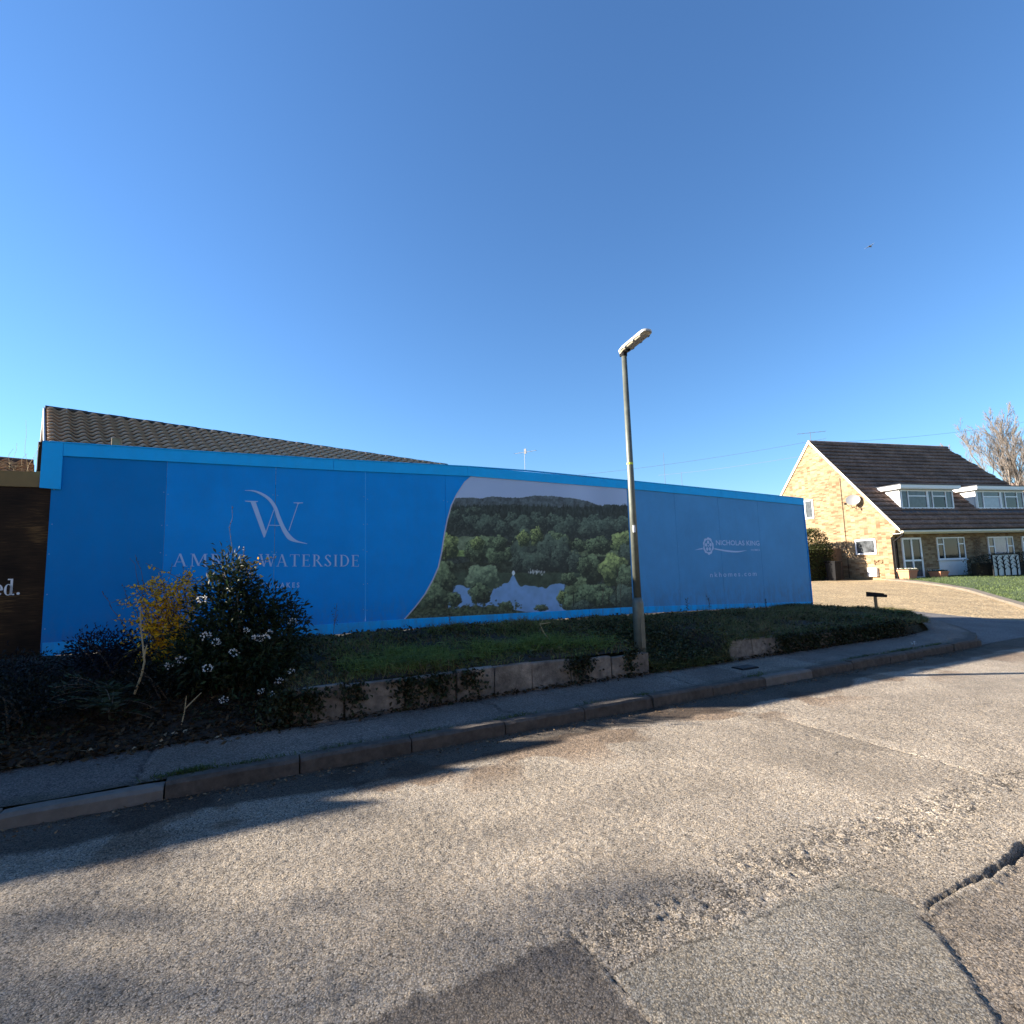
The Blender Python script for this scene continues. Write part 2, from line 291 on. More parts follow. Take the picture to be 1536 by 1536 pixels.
m_fence = mat('weathered_fence_board', base=(.16, .105, .065), rough=.9, var=.3, vscale=10)
m_metal = mat('galvanised_metal', base=(.16, .165, .17), rough=.55, metal=.5)
m_dish = mat('grey_dish', base=(.20, .205, .21), rough=.5)
m_barepale = mat('pale_bark', base=(.20, .17, .145), rough=.9, var=.3, vscale=3)
m_wire = mat('cable', base=(.12, .13, .15), rough=.6)
m_grille = mat('screen_backing', base=(.45, .50, .52), rough=.5, var=.15, vscale=6)

# ================================================================ GROUND
def props_struct(o): o["kind"] = "structure"; return o
props_struct(MB().add([(-700, -500, -.35), (900, -500, -.35), (900, 1200, -.35), (-700, 1200, -.35)], [(0, 1, 2, 3)]).build('ground', m_grassbase))

# ---- road: one mesh, fine and truly uneven near the viewer, coarse further off
def dist_poly(s, n, pts):
    d = np.full(s.shape, 9.0)
    for (a, b), (c, e) in zip(pts[:-1], pts[1:]):
        L2 = (c - a) ** 2 + (e - b) ** 2; t = np.clip(((s - a) * (c - a) + (n - b) * (e - b)) / L2, 0, 1)
        d = np.minimum(d, np.hypot(s - a - t * (c - a), n - b - t * (e - b)))
    return d
def road_fields(s, n, fine):
    w = (vnoise(s, n, .13, 1) - .5) * .05 + (vnoise(s, n, .035, 2) - .5) * .03 + (vnoise(s, n, .014, 16) - .5) * .016       # ragged edges
    base = np.ones(s.shape + (3,)) * np.array([.43, .368, .29])
    tone = .84 + .32 * vnoise(s, n, .55, 3) * vnoise(s, n, 2.3, 4) + .12 * (vnoise(s, n, .16, 5) - .5)
    amp = .75 + .5 * vnoise(s, n, .5, 6)
    h = (vnoise(s, n, .8, 7) - .5) * .010
    # fretted centre joint
    band = np.exp(-((n + w - 6.27 - .05 * np.sin(s * 1.1)) / .17) ** 2) * sstep(3.3, 3.9, s) * (1 - sstep(7.0, 7.6, s)) * (.45 + .75 * vnoise(s, n, .3, 8))
    amp = amp + 1.5 * band; h = h - .004 * band; loose = np.clip(.02 + .09 * vnoise(s, n, .6, 14) * vnoise(s, n, 1.9, 17) * 2 + .52 * band * vnoise(s, n, .09, 15) * 1.6, 0, .6)
    tone = tone * (1 + .14 * band) * (1 - .07 * np.exp(-((n - 5.1) / .35) ** 2) - .05 * np.exp(-((n - 6.9) / .3) ** 2))
    colr = base * tone[..., None]
    # reinstated patches with straight saw-cut edges
    dark = sstep(-.012, .012, 3.68 - s + w * .5) * sstep(-.02, .02, n + w - 6.14)
    colr = colr * (1 - dark[..., None]) + (np.array([.165, .142, .12]) * tone[..., None]) * dark[..., None]
    amp = amp * (1 - .3 * dark)
    grey = sstep(-.012, .012, s - 3.70 + w) * (1 - sstep(-.02, .02, s - 5.16 + (n - 6.7) * .9 * (n > 6.7) + w)) * sstep(-.03, .03, n + w - 6.38 - .04 * (s - 4))
    colr = colr * (1 - grey[..., None]) + (np.array([.32, .288, .235]) * tone[..., None]) * grey[..., None]; amp = amp * (1 - .45 * grey)
    brown = sstep(-.01, .02, s - 5.17 + (n - 6.7) * .9 * (n > 6.7) + w) * sstep(-.01, .02, n - 6.78 + w)
    colr = colr * (1 - brown[..., None]) + (np.array([.35, .292, .228]) * tone[..., None]) * brown[..., None]; h = h - .012 * brown
    fine2 = sstep(-.01, .01, 7.2 - s) * sstep(6.0, 6.3, s + w) * (1 - sstep(6.0, 6.15, n + w)) * sstep(4.5, 4.9, n)
    colr = colr * (1 - .13 * fine2[..., None])
    pale = sstep(-.01, .01, s - 7.2 + w * .3) * (1 - sstep(.1, .2, s - 7.2 + w)) * sstep(4.4, 4.6, n)
    colr = colr * (1 + .22 * pale[..., None])
    # gutter: silt and damp along the kerb, wavering inner edge
    gw = 3.78 + .22 * vnoise(s, n, .7, 10) + .12 * vnoise(s, n, .22, 11) + .1 * sstep(6.4, 7.4, s) * (1 - sstep(9, 9.6, s))
    gut = 1 - sstep(-.05, .05, n - gw)
    colr = colr * (1 - gut[..., None]) + (np.array([.125, .102, .078]) * tone[..., None]) * gut[..., None]
    stain = sstep(.5, .62, vnoise(s, n, .45, 12) * .7 + vnoise(s, n, .15, 13) * .3) * (1 - sstep(4.2, 4.75, n))
    colr = colr * (1 - .42 * stain[..., None] * np.array([.8, 1, 1.15]))
    amp = amp * (1 - .4 * gut)
    # cracks and the broken edge
    if fine:
        ws = s + w * .6; wn2 = n + w * .6
        for pts, wd, dp in (([(5.0, 6.46), (5.17, 6.62), (5.175, 6.76), (4.9, 7.08), (4.82, 7.6)], .004, .006), ([(7.2, 4.4), (7.2, 6.2), (7.0, 6.45), (7.3, 6.7)], .006, .009),
                            ([(3.69, 6.12), (3.69, 7.5)], .006, .008), ([(3.7, 6.36), (5.05, 6.47)], .006, .006), ([(7.2, 6.2), (7.6, 6.3), (8.1, 6.25)], .007, .01)):
            d = dist_poly(ws, wn2, pts); k = 1 - sstep(wd * .4, wd * 1.5, d); h = h - dp * k; colr = colr * (1 - .55 * k[..., None])
        wid = np.clip((s - 5.17) / 1.0, 0, 1) * .030 + .004
        top = 6.745 - .03 * sstep(5.3, 6.1, s) + (vnoise(s, n * 0, .16, 18) - .5) * .04 + w * .3
        k = sstep(-.006, .006, n - top) * (1 - sstep(-.008, .008, n - top - wid)) * sstep(5.15, 5.2, s) * (1 - sstep(6.5, 7.1, s))
        h = h - .04 * k; colr = colr * (1 - .45 * k[..., None])
    loose = loose * (1 - .75 * grey) * (1 - .6 * dark)
    return colr, amp, h, loose
st = .0125
sg = np.arange(-1.2, 10.0, st); ng = np.arange(3.5, 7.9, st)
Sg, Ng = np.meshgrid(sg, ng, indexing='ij')
colr, amp, hh, loose_ = road_fields(Sg, Ng, True)
nzs = rng.normal(size=Sg.shape); nz1 = nzs + .5 * (np.roll(nzs, 1, 0) + np.roll(nzs, -1, 0) + np.roll(nzs, 1, 1) + np.roll(nzs, -1, 1)); nz1 /= nz1.std()
n2 = np.roll(nz1, 1, 0) + np.roll(nz1, 1, 1) + nz1 + np.roll(np.roll(nz1, 1, 0), 1, 1); n2 /= n2.std()
zz = hh + amp * (.0011 * nz1 + .0008 * n2)
edge = np.minimum.reduce([Sg - sg[0], sg[-1] - Sg, ng[-1] - Ng]); zz *= sstep(0, .4, edge) * (1 - sstep(.03, -.03, Ng - 3.5) * 0)
NS, NN = Sg.shape
idx = np.arange(NS * NN).reshape(NS, NN)
Fq = np.stack([idx[:-1, :-1], idx[:-1, 1:], idx[1:, 1:], idx[1:, :-1]], -1).reshape(-1, 4)
Vr = [SA(Sg, Ng, zz).reshape(-1, 3)]; Cr = [colr.reshape(-1, 3)]; Ar = [loose_.ravel()]; Fr = [Fq]; nb = NS * NN
def road_rect(s0, s1, n0, n1, ds, dn):
    global nb
    a = np.linspace(s0, s1, max(2, int((s1 - s0) / ds) + 1)); b = np.linspace(n0, n1, max(2, int((n1 - n0) / dn) + 1)); A, B = np.meshgrid(a, b, indexing='ij')
    c, _, h, lo_ = road_fields(A, B, False); Ar.append(lo_.ravel()); i = np.arange(A.size).reshape(A.shape) + nb; nb += A.size
    Vr.append(SA(A, B, 0 * A).reshape(-1, 3)); Cr.append(c.reshape(-1, 3)); Fr.append(np.stack([i[:-1, :-1], i[:-1, 1:], i[1:, 1:], i[1:, :-1]], -1).reshape(-1, 4))
s_hi = float(sg[-1]); n_hi = float(ng[-1]); s_lo = float(sg[0])
road_rect(s_hi, 22, 3.5, n_hi, .05, .05); road_rect(22, 120, 3.5, n_hi, 1.5, .5); road_rect(-80, s_lo, 3.5, n_hi, 1.2, .2); road_rect(-80, 120, n_hi, 11.5, 1.0, .4)
road = mk('road', np.concatenate(Vr), np.concatenate(Fr), m_road, colr=np.concatenate(Cr), alpha=np.concatenate(Ar)); props_struct(road)
# far side of the road: verge behind the viewer
props_struct(MB().add([S(-80, 11.5, .02), S(120, 11.5, .02), S(120, 60, .3), S(-80, 60, .3)], [(0, 3, 2, 1)]).build('far_verge', m_grassbase))

# ---- pavement with its kerb
inner = [(-40, 2.6), (13.6, 2.6), (14.3, 2.5), (15.3, 1.95), (16.2, 1.35), (16.95, .75), (17.6, 0.1)]
outer = [(-40, 3.43), (12.8, 3.43), (13.7, 3.36), (14.7, 2.98), (15.7, 2.3), (16.9, 1.25), (17.9, .3)]
def resample(pts, ts):
    p = np.array(pts, float); u = np.arange(len(p)); return np.stack([np.interp(ts, u, p[:, 0]), np.interp(ts, u, p[:, 1])], 1)
tt = np.concatenate([np.linspace(0, .74, 10), np.linspace(.745, 1, 420), np.linspace(1, 6, 120)[1:]])
Ii = resample(inner, tt); Oo = resample(outer, tt); cr = np.linspace(0, 1, 26)
G = Ii[:, None, :] * (1 - cr)[None, :, None] + Oo[:, None, :] * cr[None, :, None]; Sg, Ng = G[..., 0], G[..., 1]
zp = .125 - .02 * cr[None, :] + (vnoise(Sg, Ng, .3, 21) - .5) * .012 + (vnoise(Sg, Ng, .08, 22) - .5) * .004
tn = .85 + .3 * vnoise(Sg, Ng, .5, 23)
cp = np.ones(Sg.shape + (3,)) * np.array([.185, .150, .122]); w = (vnoise(Sg, Ng, .1, 24) - .5) * .05
sm = (1 - sstep(-.01, .02, Sg - 1.6 + w)); cp = cp * (1 - sm[..., None]) + np.array([.145, .122, .105]) * sm[..., None]
cc = sstep(-.01, .01, Sg - 8.2 + w * .4) * (1 - sstep(-.01, .01, Sg - 9.6 + w * .4)) * sstep(-.01, .01, Ng - 2.72); cp = cp * (1 - cc[..., None]) + np.array([.24, .205, .165]) * cc[..., None]
c2 = sstep(-.01, .01, Sg - 7.15 + w + (Ng - 2.6) * .2) * (1 - sstep(-.01, .01, Sg - 7.6 + w + (Ng - 2.6) * .2)); cp = cp * (1 - c2[..., None]) + np.array([.225, .19, .155]) * c2[..., None]
cp *= tn[..., None]
for pts in ([(4.55, 2.6), (4.75, 2.9), (4.72, 3.2), (5.0, 3.42)], [(7.1, 2.6), (7.25, 2.9), (7.2, 3.43)], [(2.9, 2.7), (3.6, 2.75)], [(10.4, 2.6), (10.5, 3.43)], [(1.6, 2.6), (1.62, 3.43)]):
    d = dist_poly(Sg + w * .5, Ng + w * .5, pts); k = 1 - sstep(.006, .02, d); zp = zp - .014 * k; cp *= (1 - .5 * k[..., None])
mossy = sstep(.8, .98, cr[None, :] + .18 * (vnoise(Sg, Ng, .25, 25) - .5)); cp = cp * (1 - .5 * mossy[..., None]) + np.array([.04, .042, .02]) * .5 * mossy[..., None]
a, b = Sg.shape; idx = np.arange(a * b).reshape(a, b); Fq = np.stack([idx[:-1, :-1], idx[:-1, 1:], idx[1:, 1:], idx[1:, :-1]], -1).reshape(-1, 4)
pavement = mk('pavement', SA(Sg, Ng, zp).reshape(-1, 3), Fq, m_pave, colr=cp.reshape(-1, 3)); props_struct(pavement)
# small iron cover in the pavement
cov = empty('access_cover', S(8.5, 3.02, .118), STREET_ROT, 'small dark iron access cover set in the pale pavement patch', 'cover')
MB().cbox(-.16, .16, -.1, .1, -.02, .012, .006).build('frame', m_black, cov)
MB().cbox(-.13, .13, -.07, .07, .0, .016, .004).build('lid', mat('worn_iron', base=(.05, .05, .05), rough=.6, metal=.5, var=.3, vscale=30, bump=.6, bscale=100), cov)

kerb = empty('kerb', S(6, 3.5, 0), STREET_ROT); props_struct(kerb)
def kerbstone(s0, s1, n0, h, mt, wdt=.128):
    c = .012; pr = [(n0, -.12), (n0, h), (n0 + wdt - .03, h), (n0 + wdt - .006, h - .022), (n0 + wdt + .006, -.12)]
    vv = []; jz = random.uniform(-.006, .006); jn = random.uniform(-.006, .006)
    K = 9; chip = random.randint(0, K - 1)
    for q in range(K):
        s_ = s0 + .006 + (s1 - s0 - .012) * q / (K - 1); w2 = .012 if q in (0, K - 1) else 0; ch = random.uniform(.008, .022) if q == chip else 0
        vv += [(s_ - 6, -(p[0] + jn - 3.5 - (w2 * .5 if i >= 2 else 0) + random.uniform(-.003, .003) - (ch if i in (2, 3) else 0)), p[1] + (jz + random.uniform(-.003, .002) - w2 * .4 - (ch * .6 if i in (2, 3) else 0) if p[1] > 0 else 0)) for i, p in enumerate(pr)]
    b = MB().add(vv, [(0, 1, 2, 3, 4), tuple(5 * (K - 1) + i for i in (4, 3, 2, 1, 0))] + [(5 * q + i, 5 * q + 5 + i, 5 * q + 5 + (i + 1) % 5, 5 * q + (i + 1) % 5) for q in range(K - 1) for i in range(5)])
    return b.build('kerbstone', mt, kerb)
s_ = -2.75
while s_ < 12.9:
    kerbstone(s_, s_ + .915, 3.432, .118 if s_ > 1 else .10, m_kerb_pale if (s_ < 1.0 and s_ > -1) or abs(s_ - 8.23) < .2 else m_kerb); s_ += .915
cpath = [(12.81, 3.44), (13.3, 3.41), (13.75, 3.33), (14.25, 3.15), (14.75, 2.93), (15.3, 2.56), (15.85, 2.16), (16.4, 1.67), (16.95, 1.18)]
for (a0, b0), (a1, b1) in zip(cpath[:-1], cpath[1:]):
    d = Vector((a1 - a0, b1 - b0)).normalized(); nn = Vector((-d.y, d.x)); nn = nn if nn.x > 0 or nn.y > 0 else -nn
    if nn.y < 0: nn = -nn
    z1 = .115 - .05 * sstep(13.5, 15, a0); p = [(a0, b0), (a1 - d.x * .008, b1 - d.y * .008), (a1 - d.x * .008 + nn.x * .12, b1 - d.y * .008 + nn.y * .12), (a0 + nn.x * .12, b0 + nn.y * .12)]
    p = [(q[0] - 6, -(q[1] - 3.5)) for q in p]
    MB().prism([(q[0], q[1], -.1) for q in p], (0, 0, .1 + float(z1))).build('kerbstone', m_kerb, kerb)

# ---- verge bank
sK = [-40, -6, 0, 5, 9, 12, 14.5, 16.2, 18]; zbK = [.70, .70, .70, .67, .585, .53, .44, .26, .14]
def zback(s): return np.interp(s, sK, zbK)
def zfront(s):
    z = np.interp(s, [-40, 2.55, 2.72, 7.0, 7.3, 8.6, 8.75, 10, 13.6, 16, 18], [.14, .14, .43, .40, .15, .15, .385, .36, .30, .18, .14]); return z
def nlim(s): return np.interp(s, [p[0] for p in inner], [p[1] for p in inner])
def verge_z(s, n):
    s = np.asarray(s, float); n = np.asarray(n, float); t = np.clip(1 - n / np.maximum(nlim(s), .3), 0, 1)
    open_ = np.interp(s, [-40, 2.5, 2.8, 7.0, 7.35, 8.55, 8.8, 18], [1, 1, 0, 0, 1, 1, 0, 0])
    prof = np.where(open_ > .5, np.sqrt(np.clip(t, 0, 1)) * .35 + sstep(0, .75, t) * .65, sstep(-.25, 1, t) * 1.0)
    prof = np.where(t <= 0, np.where(open_ > .5, 0, sstep(-.25, 1, 0)), prof)
    return zfront(s) * (1 - prof) + zback(s) * prof + (vnoise(s, n, .35, 31) - .5) * .06 * sstep(0, .12, t) + (vnoise(s, n, .12, 32) - .5) * .03 * sstep(0, .1, t)
sgv = np.concatenate([np.arange(-14, -1, .4), np.arange(-1, 17.7, .06)]); tv = np.linspace(0, 1, 60)
Sg = np.repeat(sgv[:, None], 60, 1); Ng = -.2 + tv[None, :] * (nlim(sgv)[:, None] + .2)
wallmask = ((sgv > 2.75) & (sgv < 7.15)) | ((sgv > 8.75) & (sgv < 13.2))
Ng = np.where(wallmask[:, None], -.2 + tv[None, :] * (2.50 + .2), Ng)
a, b = Sg.shape; idx = np.arange(a * b).reshape(a, b); Fq = np.stack([idx[:-1, :-1], idx[1:, :-1], idx[1:, 1:], idx[:-1, 1:]], -1).reshape(-1, 4)[:, ::-1]
Zv = verge_z(Sg, Ng); verge = mk('verge', SA(Sg, Ng, Zv).reshape(-1, 3), Fq, m_soil, smooth=True); props_struct(verge)
# ground behind the hoarding, in the sun
sgv = np.arange(-30, 15.0, .5); ngv = np.linspace(-30, -.2, 40); Sg, Ng = np.meshgrid(sgv, ngv, indexing='ij'); a, b = Sg.shape; idx = np.arange(a * b).reshape(a, b)
props_struct(mk('site_ground', SA(Sg, Ng, zback(Sg) + .012 + (vnoise(Sg, Ng, 1.3, 33) - .5) * .03 * (Ng < -.5)).reshape(-1, 3), np.stack([idx[:-1, :-1], idx[:-1, 1:], idx[1:, 1:], idx[1:, :-1]], -1).reshape(-1, 4), m_site))
# ---- gravel drive and tarmac mouth
def drive_z(s, n): return -.012 + .43 * sstep(-3.5, 5.0, -np.asarray(n, float))
sgv = np.arange(14.0, 70, .35); ngv = np.linspace(-26, 3.5, 110); Sg, Ng = np.meshgrid(sgv, ngv, indexing='ij'); a, b = Sg.shape; idx = np.arange(a * b).reshape(a, b)
Zd = drive_z(Sg, Ng) + (vnoise(Sg, Ng, .9, 34) - .5) * .03 * sstep(3.3, 2.6, Ng)
Zd = np.where((Sg < 14.6) & (Ng < 2), Zd - .12, Zd)
props_struct(mk('gravel_drive', SA(Sg, Ng, Zd).reshape(-1, 3), np.stack([idx[:-1, :-1], idx[:-1, 1:], idx[1:, 1:], idx[1:, :-1]], -1).reshape(-1, 4), m_gravel))
ap = [(13.2, 3.5), (13.8, 3.3), (14.8, 2.9), (15.8, 2.2), (17.0, 1.1), (17.8, .35)]; apo = [(19, 3.5), (18.6, 3.2), (18.3, 2.8), (18.0, 2.2), (17.9, 1.4), (17.85, .4)]
tt = np.linspace(0, 5, 50); A1 = resample(ap, tt); B1 = resample(apo, tt); cr = np.linspace(0, 1, 24); G = A1[:, None] * (1 - cr)[None, :, None] + B1[:, None] * cr[None, :, None]; Sg, Ng = G[..., 0], G[..., 1]
Ng = Ng; cpm = np.ones(Sg.shape + (3,)) * np.array([.16, .15, .14]) * (.8 + .4 * vnoise(Sg, Ng, .5, 35))[..., None]; a, b = Sg.shape; idx = np.arange(a * b).reshape(a, b)
props_struct(mk('tarmac_apron', SA(Sg, Ng, drive_z(Sg, Ng) + .014 + .02 * sstep(3.5, 3.0, Ng)).reshape(-1, 3), np.stack([idx[:-1, :-1], idx[:-1, 1:], idx[1:, 1:], idx[1:, :-1]], -1).reshape(-1, 4), m_pave, colr=cpm.reshape(-1, 3)))
# ---- lawn before the house with a concrete edging path
edge_l = [(30.5, -7.0), (29.1, -5.7), (25.3, -1.45), (21.3, 1.5), (18.6, 3.4)]
e = resample(edge_l, np.linspace(0, 4, 60)); LW = 40; Vl = []
for i, (a0, b0) in enumerate(e):
    for j in range(LW):
        s_ = a0 + .42 + (j / (LW - 1)) ** 2 * 38; Vl.append(S(s_, b0, float(drive_z(s_, b0)) + .06 + .05 * float(vnoise(s_, b0, .8, 41))))
idx = np.arange(60 * LW).reshape(60, LW); props_struct(mk('lawn', Vl, np.stack([idx[:-1, :-1], idx[1:, :-1], idx[1:, 1:], idx[:-1, 1:]], -1).reshape(-1, 4), m_grassbase, smooth=True))
pe = MB(); Vp = []
for (a0, b0) in e:
    z0 = float(drive_z(a0, b0)); Vp += [S(a0, b0, z0 - .1), S(a0, b0, z0 + .075), S(a0 + .44, b0, z0 + .085), S(a0 + .44, b0, z0 - .1)]
n_ = len(e)
pe.add(Vp, [(4 * i + j, 4 * i + j + 1, 4 * i + j + 5, 4 * i + j + 4) for i in range(n_ - 1) for j in range(3)])
props_struct(pe.build('garden_path', mat('path_concrete', base=(.155, .13, .098), rough=.9, var=.25, vscale=4, bump=.5, bscale=60)))

# ---- low retaining walls of concrete slabs on edge
def slab_wall(name, s0, s1, widths, label, n0=2.5, n1=2.59):
    t = empty(name, S(s0, 2.55, .1), STREET_ROT, label, 'wall'); s_ = s0; k = 0
    while s_ < s1 - .1:
        wd = min(widths[k % len(widths)], s1 - s_); h = float(np.interp(s_ + wd / 2, [2.7, 4.5, 7.2, 8.7, 10, 13.2], [.47, .46, .415, .41, .38, .33])) + random.uniform(-.035, .02)
        tilt = random.uniform(-.03, .03); x0 = s_ - s0 + .004; x1 = x0 + wd - .012; y0, y1 = -.04, .05; zt = h - .1
        b = MB().cbox(x0, x1, y0, y1, -.1, zt, .008); b.v = [(p[0] + random.uniform(-.003, .003), p[1] + tilt * (p[2] + .1) / zt + random.uniform(-.002, .002), p[2] + (random.uniform(-.016, .006) if p[2] > 0 else 0)) for p in b.v]
        b.build('slab', m_slab, t); s_ += wd; k += 1
    return t
slab_wall('retaining_wall', 2.72, 7.2, [.5, .62, .58, .46, .5, .56, .62, .62], 'low wall of brown concrete slabs running from white-flowered bush to lamp post')
slab_wall('retaining_wall', 8.72, 13.2, [.5, .55, .4, .6, .6], 'low overgrown slab wall between the bare bank and the drive corner')

# ================================================================ HOARDINGS
def htop(s): return float(np.interp(s, [-.07, 1.6, 3.4, 4.9, 5.6, 6.8, 9.14, 11.67, 14.5], [3.337, 3.333, 3.337, 3.352, 3.36, 3.352, 3.275, 3.19, 3.085]))
def hbot(s): return float(np.interp(s, [0, 4.5, 9, 11.4, 14.5], [.715, .69, .632, .575, .475]))
def hkick(s): return float(np.interp(s, [0, 4.5, 9, 11.4, 14.5], [.86, .835, .755, .67, .555]))
hd = empty('site_hoarding', S(0, 0, 0), STREET_ROT, 'long bright blue printed site hoarding with light blue trim along the verge', 'hoarding')
joints = [.04, 1.245, 2.59, 3.88, 5.2, 6.5, 7.8, 9.05, 10.3, 11.57, 12.85, 14.5]
scr = MB()
def disc(b, x, z, r, y, k=6): b.add([(x + r * math.cos(2 * math.pi * i / k), y, z + r * math.sin(2 * math.pi * i / k)) for i in range(k)], [tuple(range(k))])
for i, (a, b) in enumerate(zip(joints[:-1], joints[1:])):
    mt = m_blue_dark if i == 0 else (m_blue if b < 9.2 else m_blue_grey); g = .002; dy = random.uniform(0, .0025)
    P = [(a + g, dy, hbot(a)), (b - g, dy, hbot(b)), (b - g, dy, htop(b) - .012), (a + g, dy, htop(a) - .012)]
    MB().prism(P, (0, .018, 0)).build('panel', mt, hd)
    for x in (a + .03, b - .03):
        for z in (2.75, 2.32, 1.93, 1.42, 1.0): disc(scr, x + random.uniform(-.006, .006), z + random.uniform(-.03, .03), .007, dy - .002)
props(scr.build('screws', m_screw, hd), kind='stuff')
# light blue capping boards, end piece and kick boards
def trim(name, s0, s1, lo, hi, y0, y1, mt, parent): return MB().prism([(s0, y0, lo(s0)), (s1, y0, lo(s1)), (s1, y0, hi(s1)), (s0, y0, hi(s0))], (0, y1 - y0, 0)).build(name, mt, parent)
capj = [.142, 3.4, 5.6, 9.14, 11.67, 14.52]
for a, b in zip(capj[:-1], capj[1:]): trim('capping_board', a, b - .004, lambda s: htop(s) - .165 + .0 * s, htop, -.020, -.002, m_cap, hd)
MB().prism([(-.065, -.024, 2.755), (.139, -.024, 2.742), (.139, -.024, htop(.1)), (-.065, -.024, htop(0))], (0, .02, 0)).build('end_board', m_cap, hd)
lid_b = MB()
xs = [-.06, 1.6, 3.4, 4.9, 5.6, 6.8, 9.14, 11.67, 14.5]
for a, b in zip(xs[:-1], xs[1:]): lid_b.prism([(a, -.03, htop(a) + .001), (b, -.03, htop(b) + .001), (b, .05, htop(b) + .001), (a, .05, htop(a) + .001)], (0, 0, .012))
lid_b.build('capping_lid', m_cap, hd)
kj = [.06, 2.9, 4.55, 6.2, 8.0, 9.05, 10.9, 12.9, 14.51]
for a, b in zip(kj[:-1], kj[1:]): trim('kick_board', a + .003, b - .003, lambda s: hbot(s) - .012, hkick, -.018, -.002, m_cap, hd)
MB().box(14.503, 14.525, -.012, .09, .47, 3.07).build('end_post', m_blue, hd)
for k in range(7):
    s_ = .7 + k * 2.3; MB().box(s_ - .05, s_ + .05, .03, .13, .4, htop(s_) - .15).build('support_post', m_post, hd)

# ---- lettering: small serif glyphs drawn as strokes (cap height 1)
def glyph(ch):
    P = []; T, t = .135, .05
    def q(*p): P.append(list(p))
    def stem(x, w=T, y0=0, y1=1): q((x, y0), (x + w, y0), (x + w, y1), (x, y1))
    def ser(x0, x1, y): q((x0, y), (x1, y), (x1, y + .035), (x0, y + .035))
    def dia(x0, y0, x1, y1, w): q((x0, y0), (x0 + w, y0), (x1 + w, y1), (x1, y1))
    def bowl(cx, cy, rx, ry, a0, a1, tmax, tmin=.045, n=16):
        for i in range(n):
            A = [a0 + (a1 - a0) * (i + d) / n for d in (0, 1)]; o = []; inn = []
            for a in A:
                th = tmin + (tmax - tmin) * abs(math.cos(a)); o.append((cx + rx * math.cos(a), cy + ry * math.sin(a))); inn.append((cx + (rx - th) * math.cos(a), cy + (ry - min(th, tmin + .01)) * math.sin(a)))
            q(o[0], o[1], inn[1], inn[0])
    if ch == 'A': dia(.04, 0, .34, 1, t); dia(.62, 0, .30, 1, T); q((.14, .33), (.56, .33), (.56, .37), (.14, .37)); ser(-.04, .17, 0); ser(.54, .84, 0); return P, .8
    if ch == 'M': stem(.1, t); dia(.1, 1, .46, .05, T); dia(.46, .05, .83, 1, t); stem(.83, T); ser(.0, .25, 0); ser(.74, 1.05, 0); ser(0, .2, .965); ser(.85, 1.05, .965); return P, 1.05
    if ch == 'B': stem(.08); ser(0, .3, 0); ser(0, .3, .965); bowl(.26, .765, .29, .235, -math.pi / 2, math.pi / 2, T); bowl(.26, .27, .35, .27, -math.pi / 2, math.pi / 2, T); return P, .66
    if ch == 'R': stem(.08); ser(0, .3, 0); ser(0, .3, .965); bowl(.26, .745, .31, .255, -math.pi / 2, math.pi / 2, T); dia(.66, 0, .3, .5, T); ser(.6, .86, 0); return P, .78
    if ch in 'EF':
        stem(.08); ser(0, .3, 0); ser(0, .6, .96); ser(.2, .5, .5); q((.57, .82), (.6, .82), (.6, .97), (.57, .97)); q((.47, .42), (.5, .42), (.5, .62), (.47, .62))
        ser(0, .62, 0); q((.59, 0), (.62, 0), (.64, .2), (.62, .2)); return P, .66
    if ch == 'T': stem(.3); ser(.2, .54, 0); ser(0, .74, .96); q((0, .8), (.02, .8), (.04, .97), (0, .97)); q((.72, .8), (.74, .8), (.74, .97), (.7, .97)); return P, .74
    if ch == 'W': dia(.28, 0, 0.0, 1, T); dia(.32, 0, .58, 1, t); dia(.80, 0, .52, 1, T); dia(.85, 0, 1.08, 1, t); ser(-.08, .22, .965); ser(.45, .72, .965); ser(.98, 1.2, .965); return P, 1.12
    if ch == 'I': stem(.08); ser(0, .3, 0); ser(0, .3, .965); return P, .3
    if ch == 'D': stem(.08); ser(0, .3, 0); ser(0, .3, .965); bowl(.28, .5, .5, .5, -math.pi / 2, math.pi / 2, T); return P, .8
    if ch == 'S':
        bowl(.27, .745, .24, .255, math.pi * .12, math.pi * 1.05, .11); bowl(.27, .265, .27, .265, -math.pi * .92, math.pi * .08, .12)
        q((.03, .72), (.15, .76), (.53, .3), (.41, .24)); q((.47, .8), (.5, .78), (.5, .98), (.48, .98)); q((.0, .02), (.02, .02), (.04, .22), (0, .24)); return P, .56
    return P, .35
def flat(name, polys, m_, parent, y=-.0035):
    b = MB()
    for p in polys: b.add([(q[0], y, q[1]) for q in p], [tuple(range(len(p)))])
    return b.build(name, m_, parent)
def serif_line(txt, s0, s1, z0, z1, cap, sp, name):
    P = []; x = 0
    for ch in txt:
        g, w = glyph(ch); P.append([[(x + a, b) for a, b in p] for p in g]); x += w + sp
    k = (s1 - s0) / (x - sp)
    for G_ in P: flat(name, [[(s0 + a * k, z0 + (z1 - z0) * a * k / (s1 - s0) + b * cap) for a, b in p] for p in G_], m_letter, hd)
serif_line('AMBER', 1.363, 2.275, 1.748, 1.724, .172, .2, 'letter')
serif_line('WATERSIDE', 2.40, 3.785, 1.721, 1.685, .176, .2, 'letter')
